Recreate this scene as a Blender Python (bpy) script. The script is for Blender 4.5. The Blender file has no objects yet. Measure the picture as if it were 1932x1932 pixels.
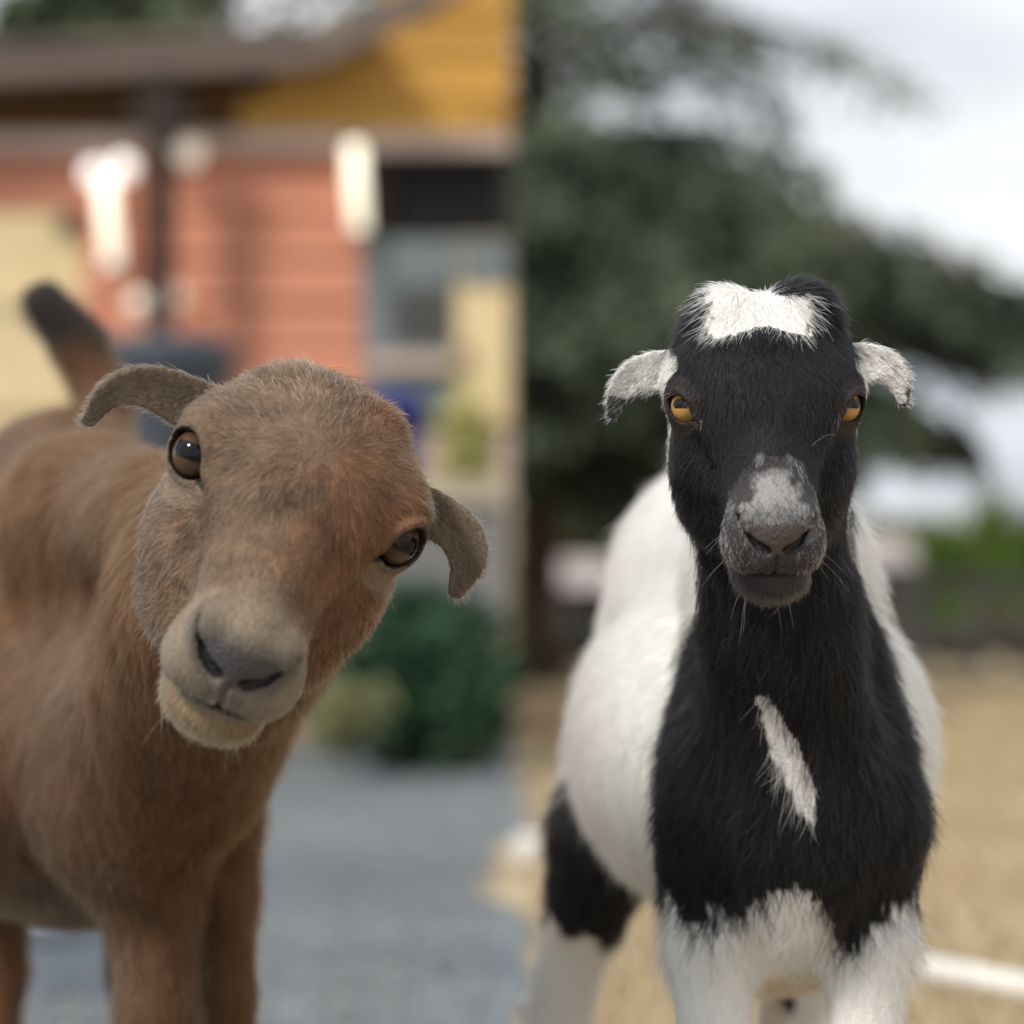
import bpy, math, random
import numpy as np
from mathutils import Vector, Matrix

scene = bpy.context.scene
col = scene.collection
random.seed(7)
RNG = np.random.default_rng(7)

# ------------------------------------------------------------------ camera, sky, sun, exposure
CAMZ = 0.70
K = 0.35 / 1932.0                      # metres per 1932-wide pixel per metre of distance
cam_d = bpy.data.cameras.new('camera')
cam = bpy.data.objects.new('camera', cam_d); col.objects.link(cam)
cam.location = (0, 0, CAMZ); cam.rotation_euler = (math.radians(90), 0, 0)
cam_d.sensor_width = 36.0; cam_d.lens = 36.0 / 0.35
cam_d.clip_end = 2000.0
cam_d.dof.use_dof = True
cam_d.dof.focus_distance = 1.975
cam_d.dof.aperture_fstop = 3.3
scene.camera = cam

SUN_EL, SUN_AZ = math.radians(44), math.radians(-46)   # azimuth measured from behind the camera (-Y) towards -X
sun_dir = Vector((math.sin(SUN_AZ) * math.cos(SUN_EL), -math.cos(SUN_AZ) * math.cos(SUN_EL), math.sin(SUN_EL)))  # towards the sun
sd = bpy.data.lights.new('sun', 'SUN'); sd.energy = 2.8; sd.angle = math.radians(9); sd.color = (1.0, 0.95, 0.87)
sun = bpy.data.objects.new('sun', sd); col.objects.link(sun)
sun.location = (-3, -4, 8)
sun.rotation_euler = sun_dir.to_track_quat('Z', 'Y').to_euler()

world = bpy.data.worlds.new('World'); scene.world = world; world.use_nodes = True
wn = world.node_tree.nodes; wl = world.node_tree.links
wn.clear()
wo = wn.new('ShaderNodeOutputWorld'); bg = wn.new('ShaderNodeBackground')
sky = wn.new('ShaderNodeTexSky'); sky.sky_type = 'NISHITA'; sky.sun_disc = False
sky.sun_elevation = SUN_EL
sky.sun_rotation = math.atan2(sun_dir.x, sun_dir.y)
sky.air_density = 1.0; sky.dust_density = 1.5
tc = wn.new('ShaderNodeTexCoord'); mp = wn.new('ShaderNodeMapping'); mp.inputs['Scale'].default_value = (3.0, 3.0, 8.0)
mp.inputs['Location'].default_value = (0.35, 0.0, 0.55)
nz = wn.new('ShaderNodeTexNoise'); nz.inputs['Scale'].default_value = 1.6; nz.inputs['Detail'].default_value = 6; nz.inputs['Roughness'].default_value = 0.5
cr = wn.new('ShaderNodeValToRGB')
cr.color_ramp.elements[0].position = 0.36; cr.color_ramp.elements[0].color = (5.4, 5.8, 6.5, 1)
cr.color_ramp.elements[1].position = 0.60; cr.color_ramp.elements[1].color = (8.6, 8.8, 9.0, 1)
cov = wn.new('ShaderNodeValToRGB'); cov.color_ramp.elements[0].position = 0.12; cov.color_ramp.elements[1].position = 0.38
mx = wn.new('ShaderNodeMixRGB')
wl.new(tc.outputs['Generated'], mp.inputs['Vector']); wl.new(mp.outputs[0], nz.inputs['Vector'])
wl.new(nz.outputs['Fac'], cr.inputs[0]); wl.new(nz.outputs['Fac'], cov.inputs[0])
wl.new(cov.outputs[0], mx.inputs[0]); wl.new(sky.outputs[0], mx.inputs[1]); wl.new(cr.outputs[0], mx.inputs[2])
wl.new(mx.outputs[0], bg.inputs['Color']); bg.inputs['Strength'].default_value = 0.10
wl.new(bg.outputs[0], wo.inputs[0])

scene.view_settings.view_transform = 'Standard'
try: scene.view_settings.look = 'None'
except Exception: pass
scene.view_settings.exposure = 0.2; scene.view_settings.gamma = 1.0
scene.view_settings.use_curve_mapping = False
scene.render.engine = 'CYCLES'
scene.cycles.use_denoising = True
scene.cycles.max_bounces = 7
scene.cycles.adaptive_threshold = 0.018
scene.cycles.transparent_max_bounces = 8
scene.cycles_curves.shape = 'RIBBONS'
scene.cycles_curves.subdivisions = 2

def at(px, py, D):
    """a point seen at pixel (px, py) of the 1932-wide picture, at its own distance D"""
    return Vector(((px - 966) * K * D, D, CAMZ - (py - 966) * K * D))

# ------------------------------------------------------------------ helpers
def tag(o, label=None, cat=None, group=None, kind=None):
    if label: o['label'] = label
    if cat: o['category'] = cat
    if group: o['group'] = group
    if kind: o['kind'] = kind
    return o

def empty(name, loc):
    o = bpy.data.objects.new(name, None); col.objects.link(o); o.location = loc; o.empty_display_size = 0.1
    return o

def link(name, me, mat, parent=None, loc=None):
    o = bpy.data.objects.new(name, me); col.objects.link(o)
    if mat is not None and me is not None and len(me.materials) == 0: me.materials.append(mat)
    if loc is not None: o.location = loc
    if parent is not None:
        o.parent = parent                  # parents are unrotated Empties or meshes; children keep world coordinates
        o.matrix_parent_inverse = Matrix.Translation(-world_loc(parent))
    return o

def world_loc(o):
    p = o.location.copy()
    if o.parent is not None: pass          # nested parents keep their own inverse, so location is already world
    return p

def new_mat(name):
    m = bpy.data.materials.new(name); m.use_nodes = True
    return m, m.node_tree.nodes, m.node_tree.links, m.node_tree.nodes['Principled BSDF']

def noise_mat(name, c1, c2, scale=8.0, rough=0.8, detail=6, bump=0.0, bscale=60.0, stretch=(1, 1, 1), spec=0.3, rand=0.0, metallic=0.0):
    m, n, l, b = new_mat(name)
    t = n.new('ShaderNodeTexCoord'); mpp = n.new('ShaderNodeMapping'); mpp.inputs['Scale'].default_value = stretch
    nn = n.new('ShaderNodeTexNoise'); nn.inputs['Scale'].default_value = scale; nn.inputs['Detail'].default_value = detail; nn.inputs['Roughness'].default_value = 0.65
    r = n.new('ShaderNodeValToRGB')
    r.color_ramp.elements[0].position = 0.32; r.color_ramp.elements[0].color = (*c1, 1)
    r.color_ramp.elements[1].position = 0.68; r.color_ramp.elements[1].color = (*c2, 1)
    l.new(t.outputs['Object'], mpp.inputs[0]); l.new(mpp.outputs[0], nn.inputs['Vector']); l.new(nn.outputs['Fac'], r.inputs[0])
    out = r.outputs[0]
    if rand > 0:
        oi = n.new('ShaderNodeObjectInfo'); hs = n.new('ShaderNodeHueSaturation'); mr = n.new('ShaderNodeMapRange')
        mr.inputs['To Min'].default_value = 1 - rand; mr.inputs['To Max'].default_value = 1 + rand
        l.new(oi.outputs['Random'], mr.inputs[0]); l.new(mr.outputs[0], hs.inputs['Value']); l.new(out, hs.inputs['Color']); out = hs.outputs[0]
    l.new(out, b.inputs['Base Color'])
    b.inputs['Roughness'].default_value = rough; b.inputs['Specular IOR Level'].default_value = spec; b.inputs['Metallic'].default_value = metallic
    if bump > 0:
        n2 = n.new('ShaderNodeTexNoise'); n2.inputs['Scale'].default_value = bscale; n2.inputs['Detail'].default_value = 5
        bm = n.new('ShaderNodeBump'); bm.inputs['Strength'].default_value = bump; bm.inputs['Distance'].default_value = 0.02
        l.new(mpp.outputs[0], n2.inputs['Vector']); l.new(n2.outputs['Fac'], bm.inputs['Height']); l.new(bm.outputs[0], b.inputs['Normal'])
    return m

class MB:
    def __init__(s): s.v = []; s.f = []
    def add(s, v, f):
        o = len(s.v); s.v += [tuple(p) for p in v]; s.f += [tuple(i + o for i in q) for q in f]; return s
    def box(s, x0, x1, y0, y1, z0, z1, M=None, bev=0.0):
        if bev <= 0:
            v = [(x, y, z) for z in (z0, z1) for y in (y0, y1) for x in (x0, x1)]
            f = [(0, 2, 3, 1), (4, 5, 7, 6), (0, 1, 5, 4), (2, 6, 7, 3), (0, 4, 6, 2), (1, 3, 7, 5)]
        else:
            v = []; f = []
            b = bev
            for z, i in ((z0, b), (z0 + b, 0), (z1 - b, 0), (z1, b)):
                v += [(x0 + b + i * 0, y0 + i, z), (x1 - b, y0 + i, z), (x1 - i, y0 + b, z), (x1 - i, y1 - b, z),
                      (x1 - b, y1 - i, z), (x0 + b, y1 - i, z), (x0 + i, y1 - b, z), (x0 + i, y0 + b, z)]
            for k in range(3):
                for j in range(8):
                    a = k * 8 + j; c = k * 8 + (j + 1) % 8
                    f.append((a, c, c + 8, a + 8))
            f.append(tuple(range(7, -1, -1))); f.append(tuple(range(24, 32)))
        if M is not None: v = [tuple(M @ Vector(p)) for p in v]
        return s.add(v, f)
    def tube(s, pts, rad, n=10, cap=True):
        pts = [Vector(p) for p in pts]; rs = rad if hasattr(rad, '__len__') else [rad] * len(pts)
        v = []; f = []
        for i, p in enumerate(pts):
            d = (pts[min(i + 1, len(pts) - 1)] - pts[max(i - 1, 0)]).normalized()
            a = d.orthogonal() if abs(d.z) < 0.95 else Vector((1, 0, 0)) - d * d.x
            a = (Vector((0, 0, 1)).cross(d) if abs(d.z) < 0.95 else a).normalized(); b = d.cross(a)
            for j in range(n):
                t = 2 * math.pi * j / n
                v.append(p + (a * math.cos(t) + b * math.sin(t)) * rs[i])
        for i in range(len(pts) - 1):
            for j in range(n):
                a_ = i * n + j; b_ = i * n + (j + 1) % n
                f.append((a_, b_, b_ + n, a_ + n))
        if cap: f.append(tuple(range(n - 1, -1, -1))); f.append(tuple(range((len(pts) - 1) * n, len(pts) * n)))
        return s.add(v, f)
    def lathe(s, prof, c=(0, 0, 0), n=20):
        v = []; f = []
        for r, z in prof:
            for j in range(n):
                t = 2 * math.pi * j / n; v.append((c[0] + r * math.cos(t), c[1] + r * math.sin(t), c[2] + z))
        for i in range(len(prof) - 1):
            for j in range(n):
                a_ = i * n + j; b_ = i * n + (j + 1) % n
                f.append((a_, b_, b_ + n, a_ + n))
        f.append(tuple(range(n - 1, -1, -1))); f.append(tuple(range((len(prof) - 1) * n, len(prof) * n)))
        return s.add(v, f)
    def mesh(s, name, smooth=False):
        me = bpy.data.meshes.new(name); me.from_pydata(s.v, [], s.f); me.validate()
        if smooth: me.polygons.foreach_set('use_smooth', [True] * len(me.polygons))
        me.update(); return me
    def build(s, name, mat, parent=None, smooth=False): return link(name, s.mesh(name, smooth), mat, parent)

def np_mesh(name, v, f, smooth=True):
    """mesh from numpy arrays, f is (n, 3) or (n, 4)"""
    me = bpy.data.meshes.new(name)
    k = f.shape[1]
    me.vertices.add(len(v)); me.vertices.foreach_set('co', np.ascontiguousarray(v, dtype=np.float32).ravel())
    me.loops.add(f.size); me.loops.foreach_set('vertex_index', np.ascontiguousarray(f, dtype=np.int32).ravel())
    me.polygons.add(len(f)); me.polygons.foreach_set('loop_start', np.arange(0, f.size, k, dtype=np.int32))
    me.update(calc_edges=True)
    if smooth: me.polygons.foreach_set('use_smooth', np.ones(len(f), dtype=bool))
    me.update(); me.validate()
    return me

# ------------------------------------------------------------------ noise in numpy
def hash3(i, j, k, s=0):
    n = (i.astype(np.int64) * 73856093) ^ (j.astype(np.int64) * 19349663) ^ (k.astype(np.int64) * 83492791) ^ (s * 2654435761 & 0xffffffff)
    n = (n ^ (n >> 13)) & 0x7fffffff
    n = (n * 1274126177) & 0x7fffffff
    n = n ^ (n >> 16)
    return (n & 0xffff) / 65535.0
def vnoise(P, scale, s=0):
    q = P * scale; i = np.floor(q).astype(np.int64); f = q - i; f = f * f * (3 - 2 * f)
    r = 0
    for a in (0, 1):
        for b in (0, 1):
            for c in (0, 1):
                w = (f[:, 0] if a else 1 - f[:, 0]) * (f[:, 1] if b else 1 - f[:, 1]) * (f[:, 2] if c else 1 - f[:, 2])
                r = r + w * hash3(i[:, 0] + a, i[:, 1] + b, i[:, 2] + c, s)
    return r
def fbm(P, scale, s=0, o=3): return sum(vnoise(P, scale * 2 ** k, s + k) * 0.5 ** k for k in range(o)) / sum(0.5 ** k for k in range(o))
def sstep(a, b, x): t = np.clip((x - a) / (b - a), 0, 1); return t * t * (3 - 2 * t)

# ------------------------------------------------------------------ implicit surfaces
def smin(a, b, k):
    h = np.clip(0.5 + 0.5 * (b - a) / k, 0, 1); return b * (1 - h) + a * h - k * h * (1 - h)
def smax(a, b, k): return -smin(-a, -b, k)
def ell(P, c, r):
    q = (P - np.array(c, np.float32)); r = np.array(r, np.float32)
    k0 = np.sqrt(((q / r) ** 2).sum(1)) + 1e-9; k1 = np.sqrt(((q / r ** 2) ** 2).sum(1)) + 1e-9
    return k0 * (k0 - 1) / k1
def cone(P, a, b, ra, rb):
    a = np.array(a, np.float32); b = np.array(b, np.float32); ba = b - a
    t = np.clip(((P - a) @ ba) / float(ba @ ba), 0, 1)
    return np.sqrt(((P - a - t[:, None] * ba) ** 2).sum(1)) - (ra + t * (rb - ra))
def chain(P, pts, rs, k=0.02):
    d = None
    for i in range(len(pts) - 1):
        e = cone(P, pts[i], pts[i + 1], rs[i], rs[i + 1]); d = e if d is None else smin(d, e, k)
    return d
def ribbon(P, pts, ws, ts, ns, cup=0.0):
    """flattened, cupped chain: an ear. ns = normal of the leaf at each point"""
    d = None
    for i in range(len(pts) - 1):
        a = np.array(pts[i], float); b = np.array(pts[i + 1], float); ba = b - a; L = np.linalg.norm(ba)
        e = ba / L; t = np.clip(((P - a) @ ba) / (L * L), 0, 1)
        q = P - a - t[:, None] * ba
        n0 = np.array(ns[i], float); n1 = np.array(ns[i + 1], float)
        n = n0[None] * (1 - t[:, None]) + n1[None] * t[:, None]
        n = n - (n @ e)[:, None] * e; n /= np.linalg.norm(n, axis=1)[:, None] + 1e-9
        w = ws[i] + t * (ws[i + 1] - ws[i]); th = ts[i] + t * (ts[i + 1] - ts[i])
        qn = (q * n).sum(1); s = np.cross(e[None], n); qs = (q * s).sum(1); qe = q @ e
        qn = qn + cup * qs * qs / (w + 1e-6)
        dd = (np.sqrt((qs / w) ** 2 + (qn / th) ** 2 + (qe / th) ** 2) - 1) * th * 0.9
        d = dd if d is None else np.minimum(d, dd)
    return d

from concurrent.futures import ThreadPoolExecutor
POOL = ThreadPoolExecutor(4)
def par(F, P, n=12000):
    """evaluate F over chunks of points on all cores"""
    P = np.ascontiguousarray(P, np.float32)
    if len(P) <= n: return F(P)
    return np.concatenate(list(POOL.map(F, [P[i:i + n] for i in range(0, len(P), n)])))

def nets(F0, axes, step=4):
    """surface nets of the implicit function F on a rectilinear grid with axis arrays (denser where the face is)"""
    F = lambda P: par(F0, P)
    ax = [np.asarray(a, np.float32) for a in axes]
    n = [(len(a) - 2) // step * step + step + 1 for a in ax]
    ax = [np.concatenate([a, a[-1] + (a[-1] - a[-2]) * np.arange(1, m - len(a) + 1)]).astype(np.float32) if m > len(a) else a[:m] for a, m in zip(ax, n)]
    nb = [(m - 1) // step for m in n]
    cx = [a[::step] for a in ax]
    G = np.stack(np.meshgrid(*cx, indexing='ij'), -1).reshape(-1, 3)
    C = F(G).reshape([len(c) for c in cx])
    val = np.empty(n, np.float32)
    active = []
    dg = [np.diff(c) for c in cx]
    diag = np.sqrt(dg[0][:, None, None] ** 2 + dg[1][None, :, None] ** 2 + dg[2][None, None, :] ** 2)
    mn = np.full(nb, 1e9, np.float32); mxv = np.full(nb, -1e9, np.float32)
    for a in (0, 1):
        for b in (0, 1):
            for c in (0, 1):
                sub = C[a:a + nb[0], b:b + nb[1], c:c + nb[2]]
                mn = np.minimum(mn, sub); mxv = np.maximum(mxv, sub)
    act = ((mn < 0) & (mxv > 0)) | (np.minimum(np.abs(mn), np.abs(mxv)) < 0.62 * diag)
    coarse = C[:nb[0], :nb[1], :nb[2]]
    val[:-1, :-1, :-1] = np.repeat(np.repeat(np.repeat(coarse, step, 0), step, 1), step, 2)
    val[-1] = 1; val[:, -1] = 1; val[:, :, -1] = 1
    ids = np.argwhere(act)
    loc = np.stack(np.meshgrid(*[np.arange(step)] * 3, indexing='ij'), -1).reshape(-1, 3)
    for s0 in range(0, len(ids), 4000):
        I = (ids[s0:s0 + 4000, None, :] * step + loc[None]).reshape(-1, 3)
        Pp = np.stack([ax[k][I[:, k]] for k in range(3)], -1)
        val[I[:, 0], I[:, 1], I[:, 2]] = F(Pp)
    S = val < 0
    cnt = np.zeros([m - 1 for m in n], np.int8)
    for a in (0, 1):
        for b in (0, 1):
            for c in (0, 1):
                cnt += S[a:n[0] - 1 + a, b:n[1] - 1 + b, c:n[2] - 1 + c]
    cells = np.argwhere((cnt > 0) & (cnt < 8))
    vid = np.full(cnt.shape, -1, np.int32); vid[cells[:, 0], cells[:, 1], cells[:, 2]] = np.arange(len(cells))
    acc = np.zeros((len(cells), 3)); num = np.zeros(len(cells))
    corners = [(a, b, c) for a in (0, 1) for b in (0, 1) for c in (0, 1)]
    for p in corners:
        for q in corners:
            if sum(q) == sum(p) + 1 and all(x <= y for x, y in zip(p, q)):
                A = cells + p; B = cells + q
                fa = val[A[:, 0], A[:, 1], A[:, 2]]; fb = val[B[:, 0], B[:, 1], B[:, 2]]
                m = (fa < 0) != (fb < 0)
                t = np.where(m, fa / np.where(m, fa - fb, 1), 0)[:, None]
                PA = np.stack([ax[k][A[:, k]] for k in range(3)], -1); PB = np.stack([ax[k][B[:, k]] for k in range(3)], -1)
                acc += np.where(m[:, None], PA + t * (PB - PA), 0); num += m
    V = acc / num[:, None]
    quads = []
    for k in range(3):
        o = [0, 0, 0]; o[k] = 1
        lo = S[:n[0] - o[0], :n[1] - o[1], :n[2] - o[2]]; hi = S[o[0]:, o[1]:, o[2]:]
        E = np.argwhere(lo != hi)
        u, v = [(1, 2), (2, 0), (0, 1)][k]
        E = E[(E[:, u] > 0) & (E[:, v] > 0) & (E[:, u] < n[u] - 1) & (E[:, v] < n[v] - 1)]
        du = np.zeros(3, int); du[u] = 1; dv = np.zeros(3, int); dv[v] = 1
        q = [vid[tuple((E - x).T)] for x in (du + dv, dv, 0 * du, du)]
        Q = np.stack(q, 1)
        flip = ~S[tuple(E.T)]
        Q[flip] = Q[flip][:, ::-1]
        quads.append(Q)
    Q = np.concatenate(quads); Q = Q[(Q >= 0).all(1)]
    def grad(P, h=0.0004):
        g = np.zeros((len(P), 3))
        for k in range(3):
            d = np.zeros(3, np.float32); d[k] = h
            g[:, k] = (F((P + d).astype(np.float32)) - F((P - d).astype(np.float32))) / (2 * h)
        return g
    f0 = F(V); g = grad(V)
    V = V - np.clip(f0 / np.maximum((g ** 2).sum(1), 0.15), -0.002, 0.002)[:, None] * g
    fn = np.cross(V[Q[:, 2]] - V[Q[:, 0]], V[Q[:, 3]] - V[Q[:, 1]])
    N = np.zeros_like(V)
    for k in range(4):
        for c in range(3): N[:, c] += np.bincount(Q[:, k], fn[:, c], len(V))
    N /= np.linalg.norm(N, axis=1)[:, None] + 1e-12
    return V, Q, N

def dense_axis(lo, hi, dlo, dhi, fine, coarse):
    """axis samples: fine between dlo and dhi, growing to coarse outside"""
    out = list(np.arange(dlo, dhi, fine))
    s = fine
    while out[-1] < hi: s = min(coarse, s * 1.25); out.append(out[-1] + s)
    s = fine; left = []
    x = dlo
    while x > lo: s = min(coarse, s * 1.25); x -= s; left.append(x)
    return np.array(left[::-1] + out)
# ------------------------------------------------------------------ the ground
def gz(y): return 0.0 if y <= 4 else (-.035 * (y - 4) if y <= 45 else -.035 * 41)
def pxm(D): return 1.0 / (K * D)
M_GRASS = noise_mat('dry_grass_ground', (.33, .25, .155), (.52, .42, .29), scale=1.3, detail=9, bump=.6, bscale=30, rough=.95, spec=.1)
M_GRAV = noise_mat('grey_gravel', (.115, .135, .15), (.22, .245, .26), scale=.9, detail=12, bump=.7, bscale=45, rough=.9, spec=.2)
ys = [-6, 0, 2, 4] + [4 + 41 * (i / 14) for i in range(1, 15)] + [90, 250, 900]
xs = [-900, -120, -40, -14, -5, -2, 0, 2, 5, 14, 40, 120, 900]
mb = MB()
mb.v = [(x, y, gz(y)) for y in ys for x in xs]
mb.f = [(j * len(xs) + i, j * len(xs) + i + 1, (j + 1) * len(xs) + i + 1, (j + 1) * len(xs) + i) for j in range(len(ys) - 1) for i in range(len(xs) - 1)]
tag(mb.build('ground', M_GRASS, smooth=True), kind='structure')
rg = random.Random(2); mb = MB(); gy = [-4 + .35 * i for i in range(60)]
for y in gy:
    e = .02 + .05 * math.sin(y * 1.7) + .03 * math.sin(y * 4.1) + rg.uniform(-.07, .07)
    mb.v += [(-9.0, y, gz(y) + .004), (-3.0, y, gz(y) + .004), (-.4, y, gz(y) + .004), (e, y, gz(y) + .004)]
mb.f = [(4 * j + i, 4 * j + i + 1, 4 * j + 5 + i, 4 * j + 4 + i) for j in range(len(gy) - 1) for i in range(3)]
tag(mb.build('gravel_yard', M_GRAV), kind='structure')

def scatter(n, xr, yr, seed, fn):
    r = np.random.default_rng(seed)
    x = r.uniform(*xr, n); y = yr[0] * (yr[1] / yr[0]) ** r.random(n)
    return fn(x, y, r)
def blades(x, y, r):
    n = len(x); h = r.uniform(.02, .075, n); w = .0022 * (1 + y / 8); a = r.uniform(0, 6.28, n); lean = r.normal(0, .5, (n, 2)) * h[:, None]
    z = np.array([gz(v) for v in y])
    b = np.stack([x, y, z - .004], 1); d = np.stack([np.cos(a) * w, np.sin(a) * w, 0 * a], 1); t = b + np.concatenate([lean, h[:, None]], 1)
    return np.concatenate([b - d, b + d, t], 1).reshape(-1, 3), np.arange(3 * n).reshape(-1, 3)
M_BLADE = noise_mat('grass_blades', (.40, .30, .18), (.56, .46, .31), scale=3.0, rough=.9, spec=.1)
M_BLADE2 = noise_mat('green_blades', (.10, .13, .05), (.20, .21, .10), scale=3.0, rough=.9, spec=.1)
v, f = scatter(95000, (.03, 4.2), (1.2, 26), 4, blades)
tag(link('dry_grass', np_mesh('dry_grass', v, f, False), M_BLADE), 'short dry straw-coloured grass covering the field', 'grass', kind='stuff')
v, f = scatter(9000, (.05, 3.2), (3.6, 24), 5, blades)
keep = (vnoise(np.repeat(v[::3], 1, 0) * [1, 1, 0], 1.1, 12) > .56); f = f[keep]
tag(link('green_grass', np_mesh('green_grass', v, f, False), M_BLADE2), 'sparse green grass blades growing through the dry field', 'grass', kind='stuff')
def stones(x, y, r):
    n = len(x); s = r.uniform(.004, .013, n)[:, None, None]; z = np.array([gz(v) for v in y])
    base = np.array([(1, 0, 0), (-1, 0, 0), (0, 1, 0), (0, -1, 0), (0, 0, .7), (0, 0, -.5)])[None] * r.uniform(.6, 1.2, (n, 6, 1)) * s
    V = base + np.stack([x, y, z + .006], 1)[:, None]
    F = np.array([(0, 2, 4), (2, 1, 4), (1, 3, 4), (3, 0, 4), (2, 0, 5), (1, 2, 5), (3, 1, 5), (0, 3, 5)])[None] + 6 * np.arange(n)[:, None, None]
    return V.reshape(-1, 3), F.reshape(-1, 3)
M_PEB = noise_mat('pebbles', (.10, .105, .11), (.34, .34, .33), scale=25.0, rough=.85)
v, f = scatter(22000, (-2.6, -.03), (1.2, 12), 6, stones)
tag(link('gravel_stones', np_mesh('gravel_stones', v, f, False), M_PEB), 'loose grey gravel stones lying over the yard', 'gravel', kind='stuff')

# ------------------------------------------------------------------ foliage
def leaf_mesh(name, centers, dirs, L, W, seed, droop=.2):
    """a folded leaf (two triangles each side share the rib) at every centre"""
    r = np.random.default_rng(seed); n = len(centers)
    d = dirs / (np.linalg.norm(dirs, axis=1)[:, None] + 1e-9)
    s = np.cross(d, r.standard_normal((n, 3))); s /= np.linalg.norm(s, axis=1)[:, None] + 1e-9
    L = L * r.uniform(.6, 1.35, n)[:, None]; W = W * r.uniform(.6, 1.35, n)[:, None]
    up = np.cross(s, d)
    p0 = centers - d * L * .5; p1 = centers + d * L * .5 + np.array((0, 0, -1)) * L * droop
    a = centers + s * W * .5 + up * W * .18; b = centers - s * W * .5 + up * W * .18
    V = np.stack([p0, a, p1, b], 1).reshape(-1, 3); F = np.arange(4 * n).reshape(-1, 4)
    F = np.concatenate([F[:, [0, 1, 2]], F[:, [0, 2, 3]]])
    return np_mesh(name, V, F, False)
def leaf_mat(name, c1, c2, scale=1.6, trans=.25):
    m, n, l, b = new_mat(name)
    t = n.new('ShaderNodeTexCoord'); nn = n.new('ShaderNodeTexNoise'); nn.inputs['Scale'].default_value = scale; nn.inputs['Detail'].default_value = 7
    r = n.new('ShaderNodeValToRGB'); r.color_ramp.elements[0].position = .36; r.color_ramp.elements[0].color = (*c1, 1)
    r.color_ramp.elements[1].position = .64; r.color_ramp.elements[1].color = (*c2, 1)
    l.new(t.outputs['Object'], nn.inputs['Vector']); l.new(nn.outputs['Fac'], r.inputs[0]); l.new(r.outputs[0], b.inputs['Base Color'])
    b.inputs['Roughness'].default_value = .65; b.inputs['Specular IOR Level'].default_value = .3
    return m
M_BARK = noise_mat('bark', (.055, .036, .026), (.14, .095, .07), scale=7, stretch=(1, 1, .25), bump=.8, bscale=16, rough=.95)
M_CON = leaf_mat('conifer_needles', (.026, .042, .025), (.14, .175, .11), 1.1)
M_BACK = leaf_mat('far_tree_leaves', (.06, .085, .045), (.15, .18, .10), 1.4)
M_DARK = leaf_mat('dark_green_leaves', (.010, .034, .018), (.055, .13, .062), 6)
M_YEL = leaf_mat('yellow_green_leaves', (.34, .34, .09), (.54, .52, .19), 5)
M_LIME = leaf_mat('bright_green_leaves', (.06, .12, .012), (.12, .20, .03), 1.5)
M_OLIVE = leaf_mat('olive_leaves', (.020, .030, .014), (.060, .072, .030), 1.5)
M_SCRUB = leaf_mat('brown_scrub_leaves', (.07, .062, .038), (.19, .165, .10), 3)
M_SAGE = leaf_mat('pale_shrub_leaves', (.17, .18, .075), (.30, .30, .15), 4)

def conifer(name, base, tiers, mat, label, seed, needle=.13, group='trees'):
    """tiers: (height of the tier, reach, how dense). Boughs sweep out and droop, sprays hang along them"""
    r = np.random.default_rng(seed)
    root = empty(name, base); tag(root, label, 'tree', group)
    B = np.array(base); H = max(t[0] for t in tiers) + .6
    mbt = MB(); mbt.tube([(B[0] + .02 * math.sin(i), B[1], B[2] - .1 + (H + .1) * i / 9) for i in range(10)], [.19 * (1 - i / 9.6) + .012 for i in range(10)], 10)
    C = []; Dd = []
    for (h, R, den, *few) in tiers:
        nb = few[0] if few else int(9 + 4 * R)
        for k in range(nb):
            a = 2 * math.pi * (k + r.random()) / nb; Rk = R * r.uniform(.72, 1.1); h0 = h + r.uniform(-.22, .22)
            out = np.array((math.cos(a), math.sin(a), 0)); sd_ = np.array((-math.sin(a), math.cos(a), 0))
            P = [B + np.array((0, 0, h0)) + out * (Rk * t) + np.array((0, 0, .10 * Rk * math.sin(t * 2.6) - .16 * Rk * t * t)) for t in np.linspace(0, 1, 6)]
            mbt.tube(P, [.035 * (1 - .8 * i / 5) * (Rk / 2.5 + .3) for i in range(6)], 5, False)
            n = int(520 * Rk * den)
            t = r.random(n) ** .75; q = np.array(P); x = t * 5; i = np.minimum(x.astype(int), 4); fr = (x - i)[:, None]
            c = q[i] * (1 - fr) + q[i + 1] * fr
            w = (.12 + .30 * (1 - np.abs(t - .45))) * (Rk / 2.6 + .35) * .8
            lat = r.normal(0, 1, n) * w * .55
            c = c + sd_ * lat[:, None] + np.array((0, 0, 1))[None] * (r.normal(-.05, .10, n) - np.abs(lat) * .35)[:, None]
            C.append(c); Dd.append(out[None] * .8 + sd_[None] * (np.sign(lat) * .9)[:, None] + r.normal(0, .35, (n, 3)) + np.array((0, 0, -.35)))
    C = np.concatenate(C); Dd = np.concatenate(Dd)
    mbt.build('trunk', M_BARK, root, True)
    cr = link('crown', leaf_mesh('crown', C, Dd, needle, needle * .42, seed), mat, root); cr['kind'] = 'stuff'
    return root

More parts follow.
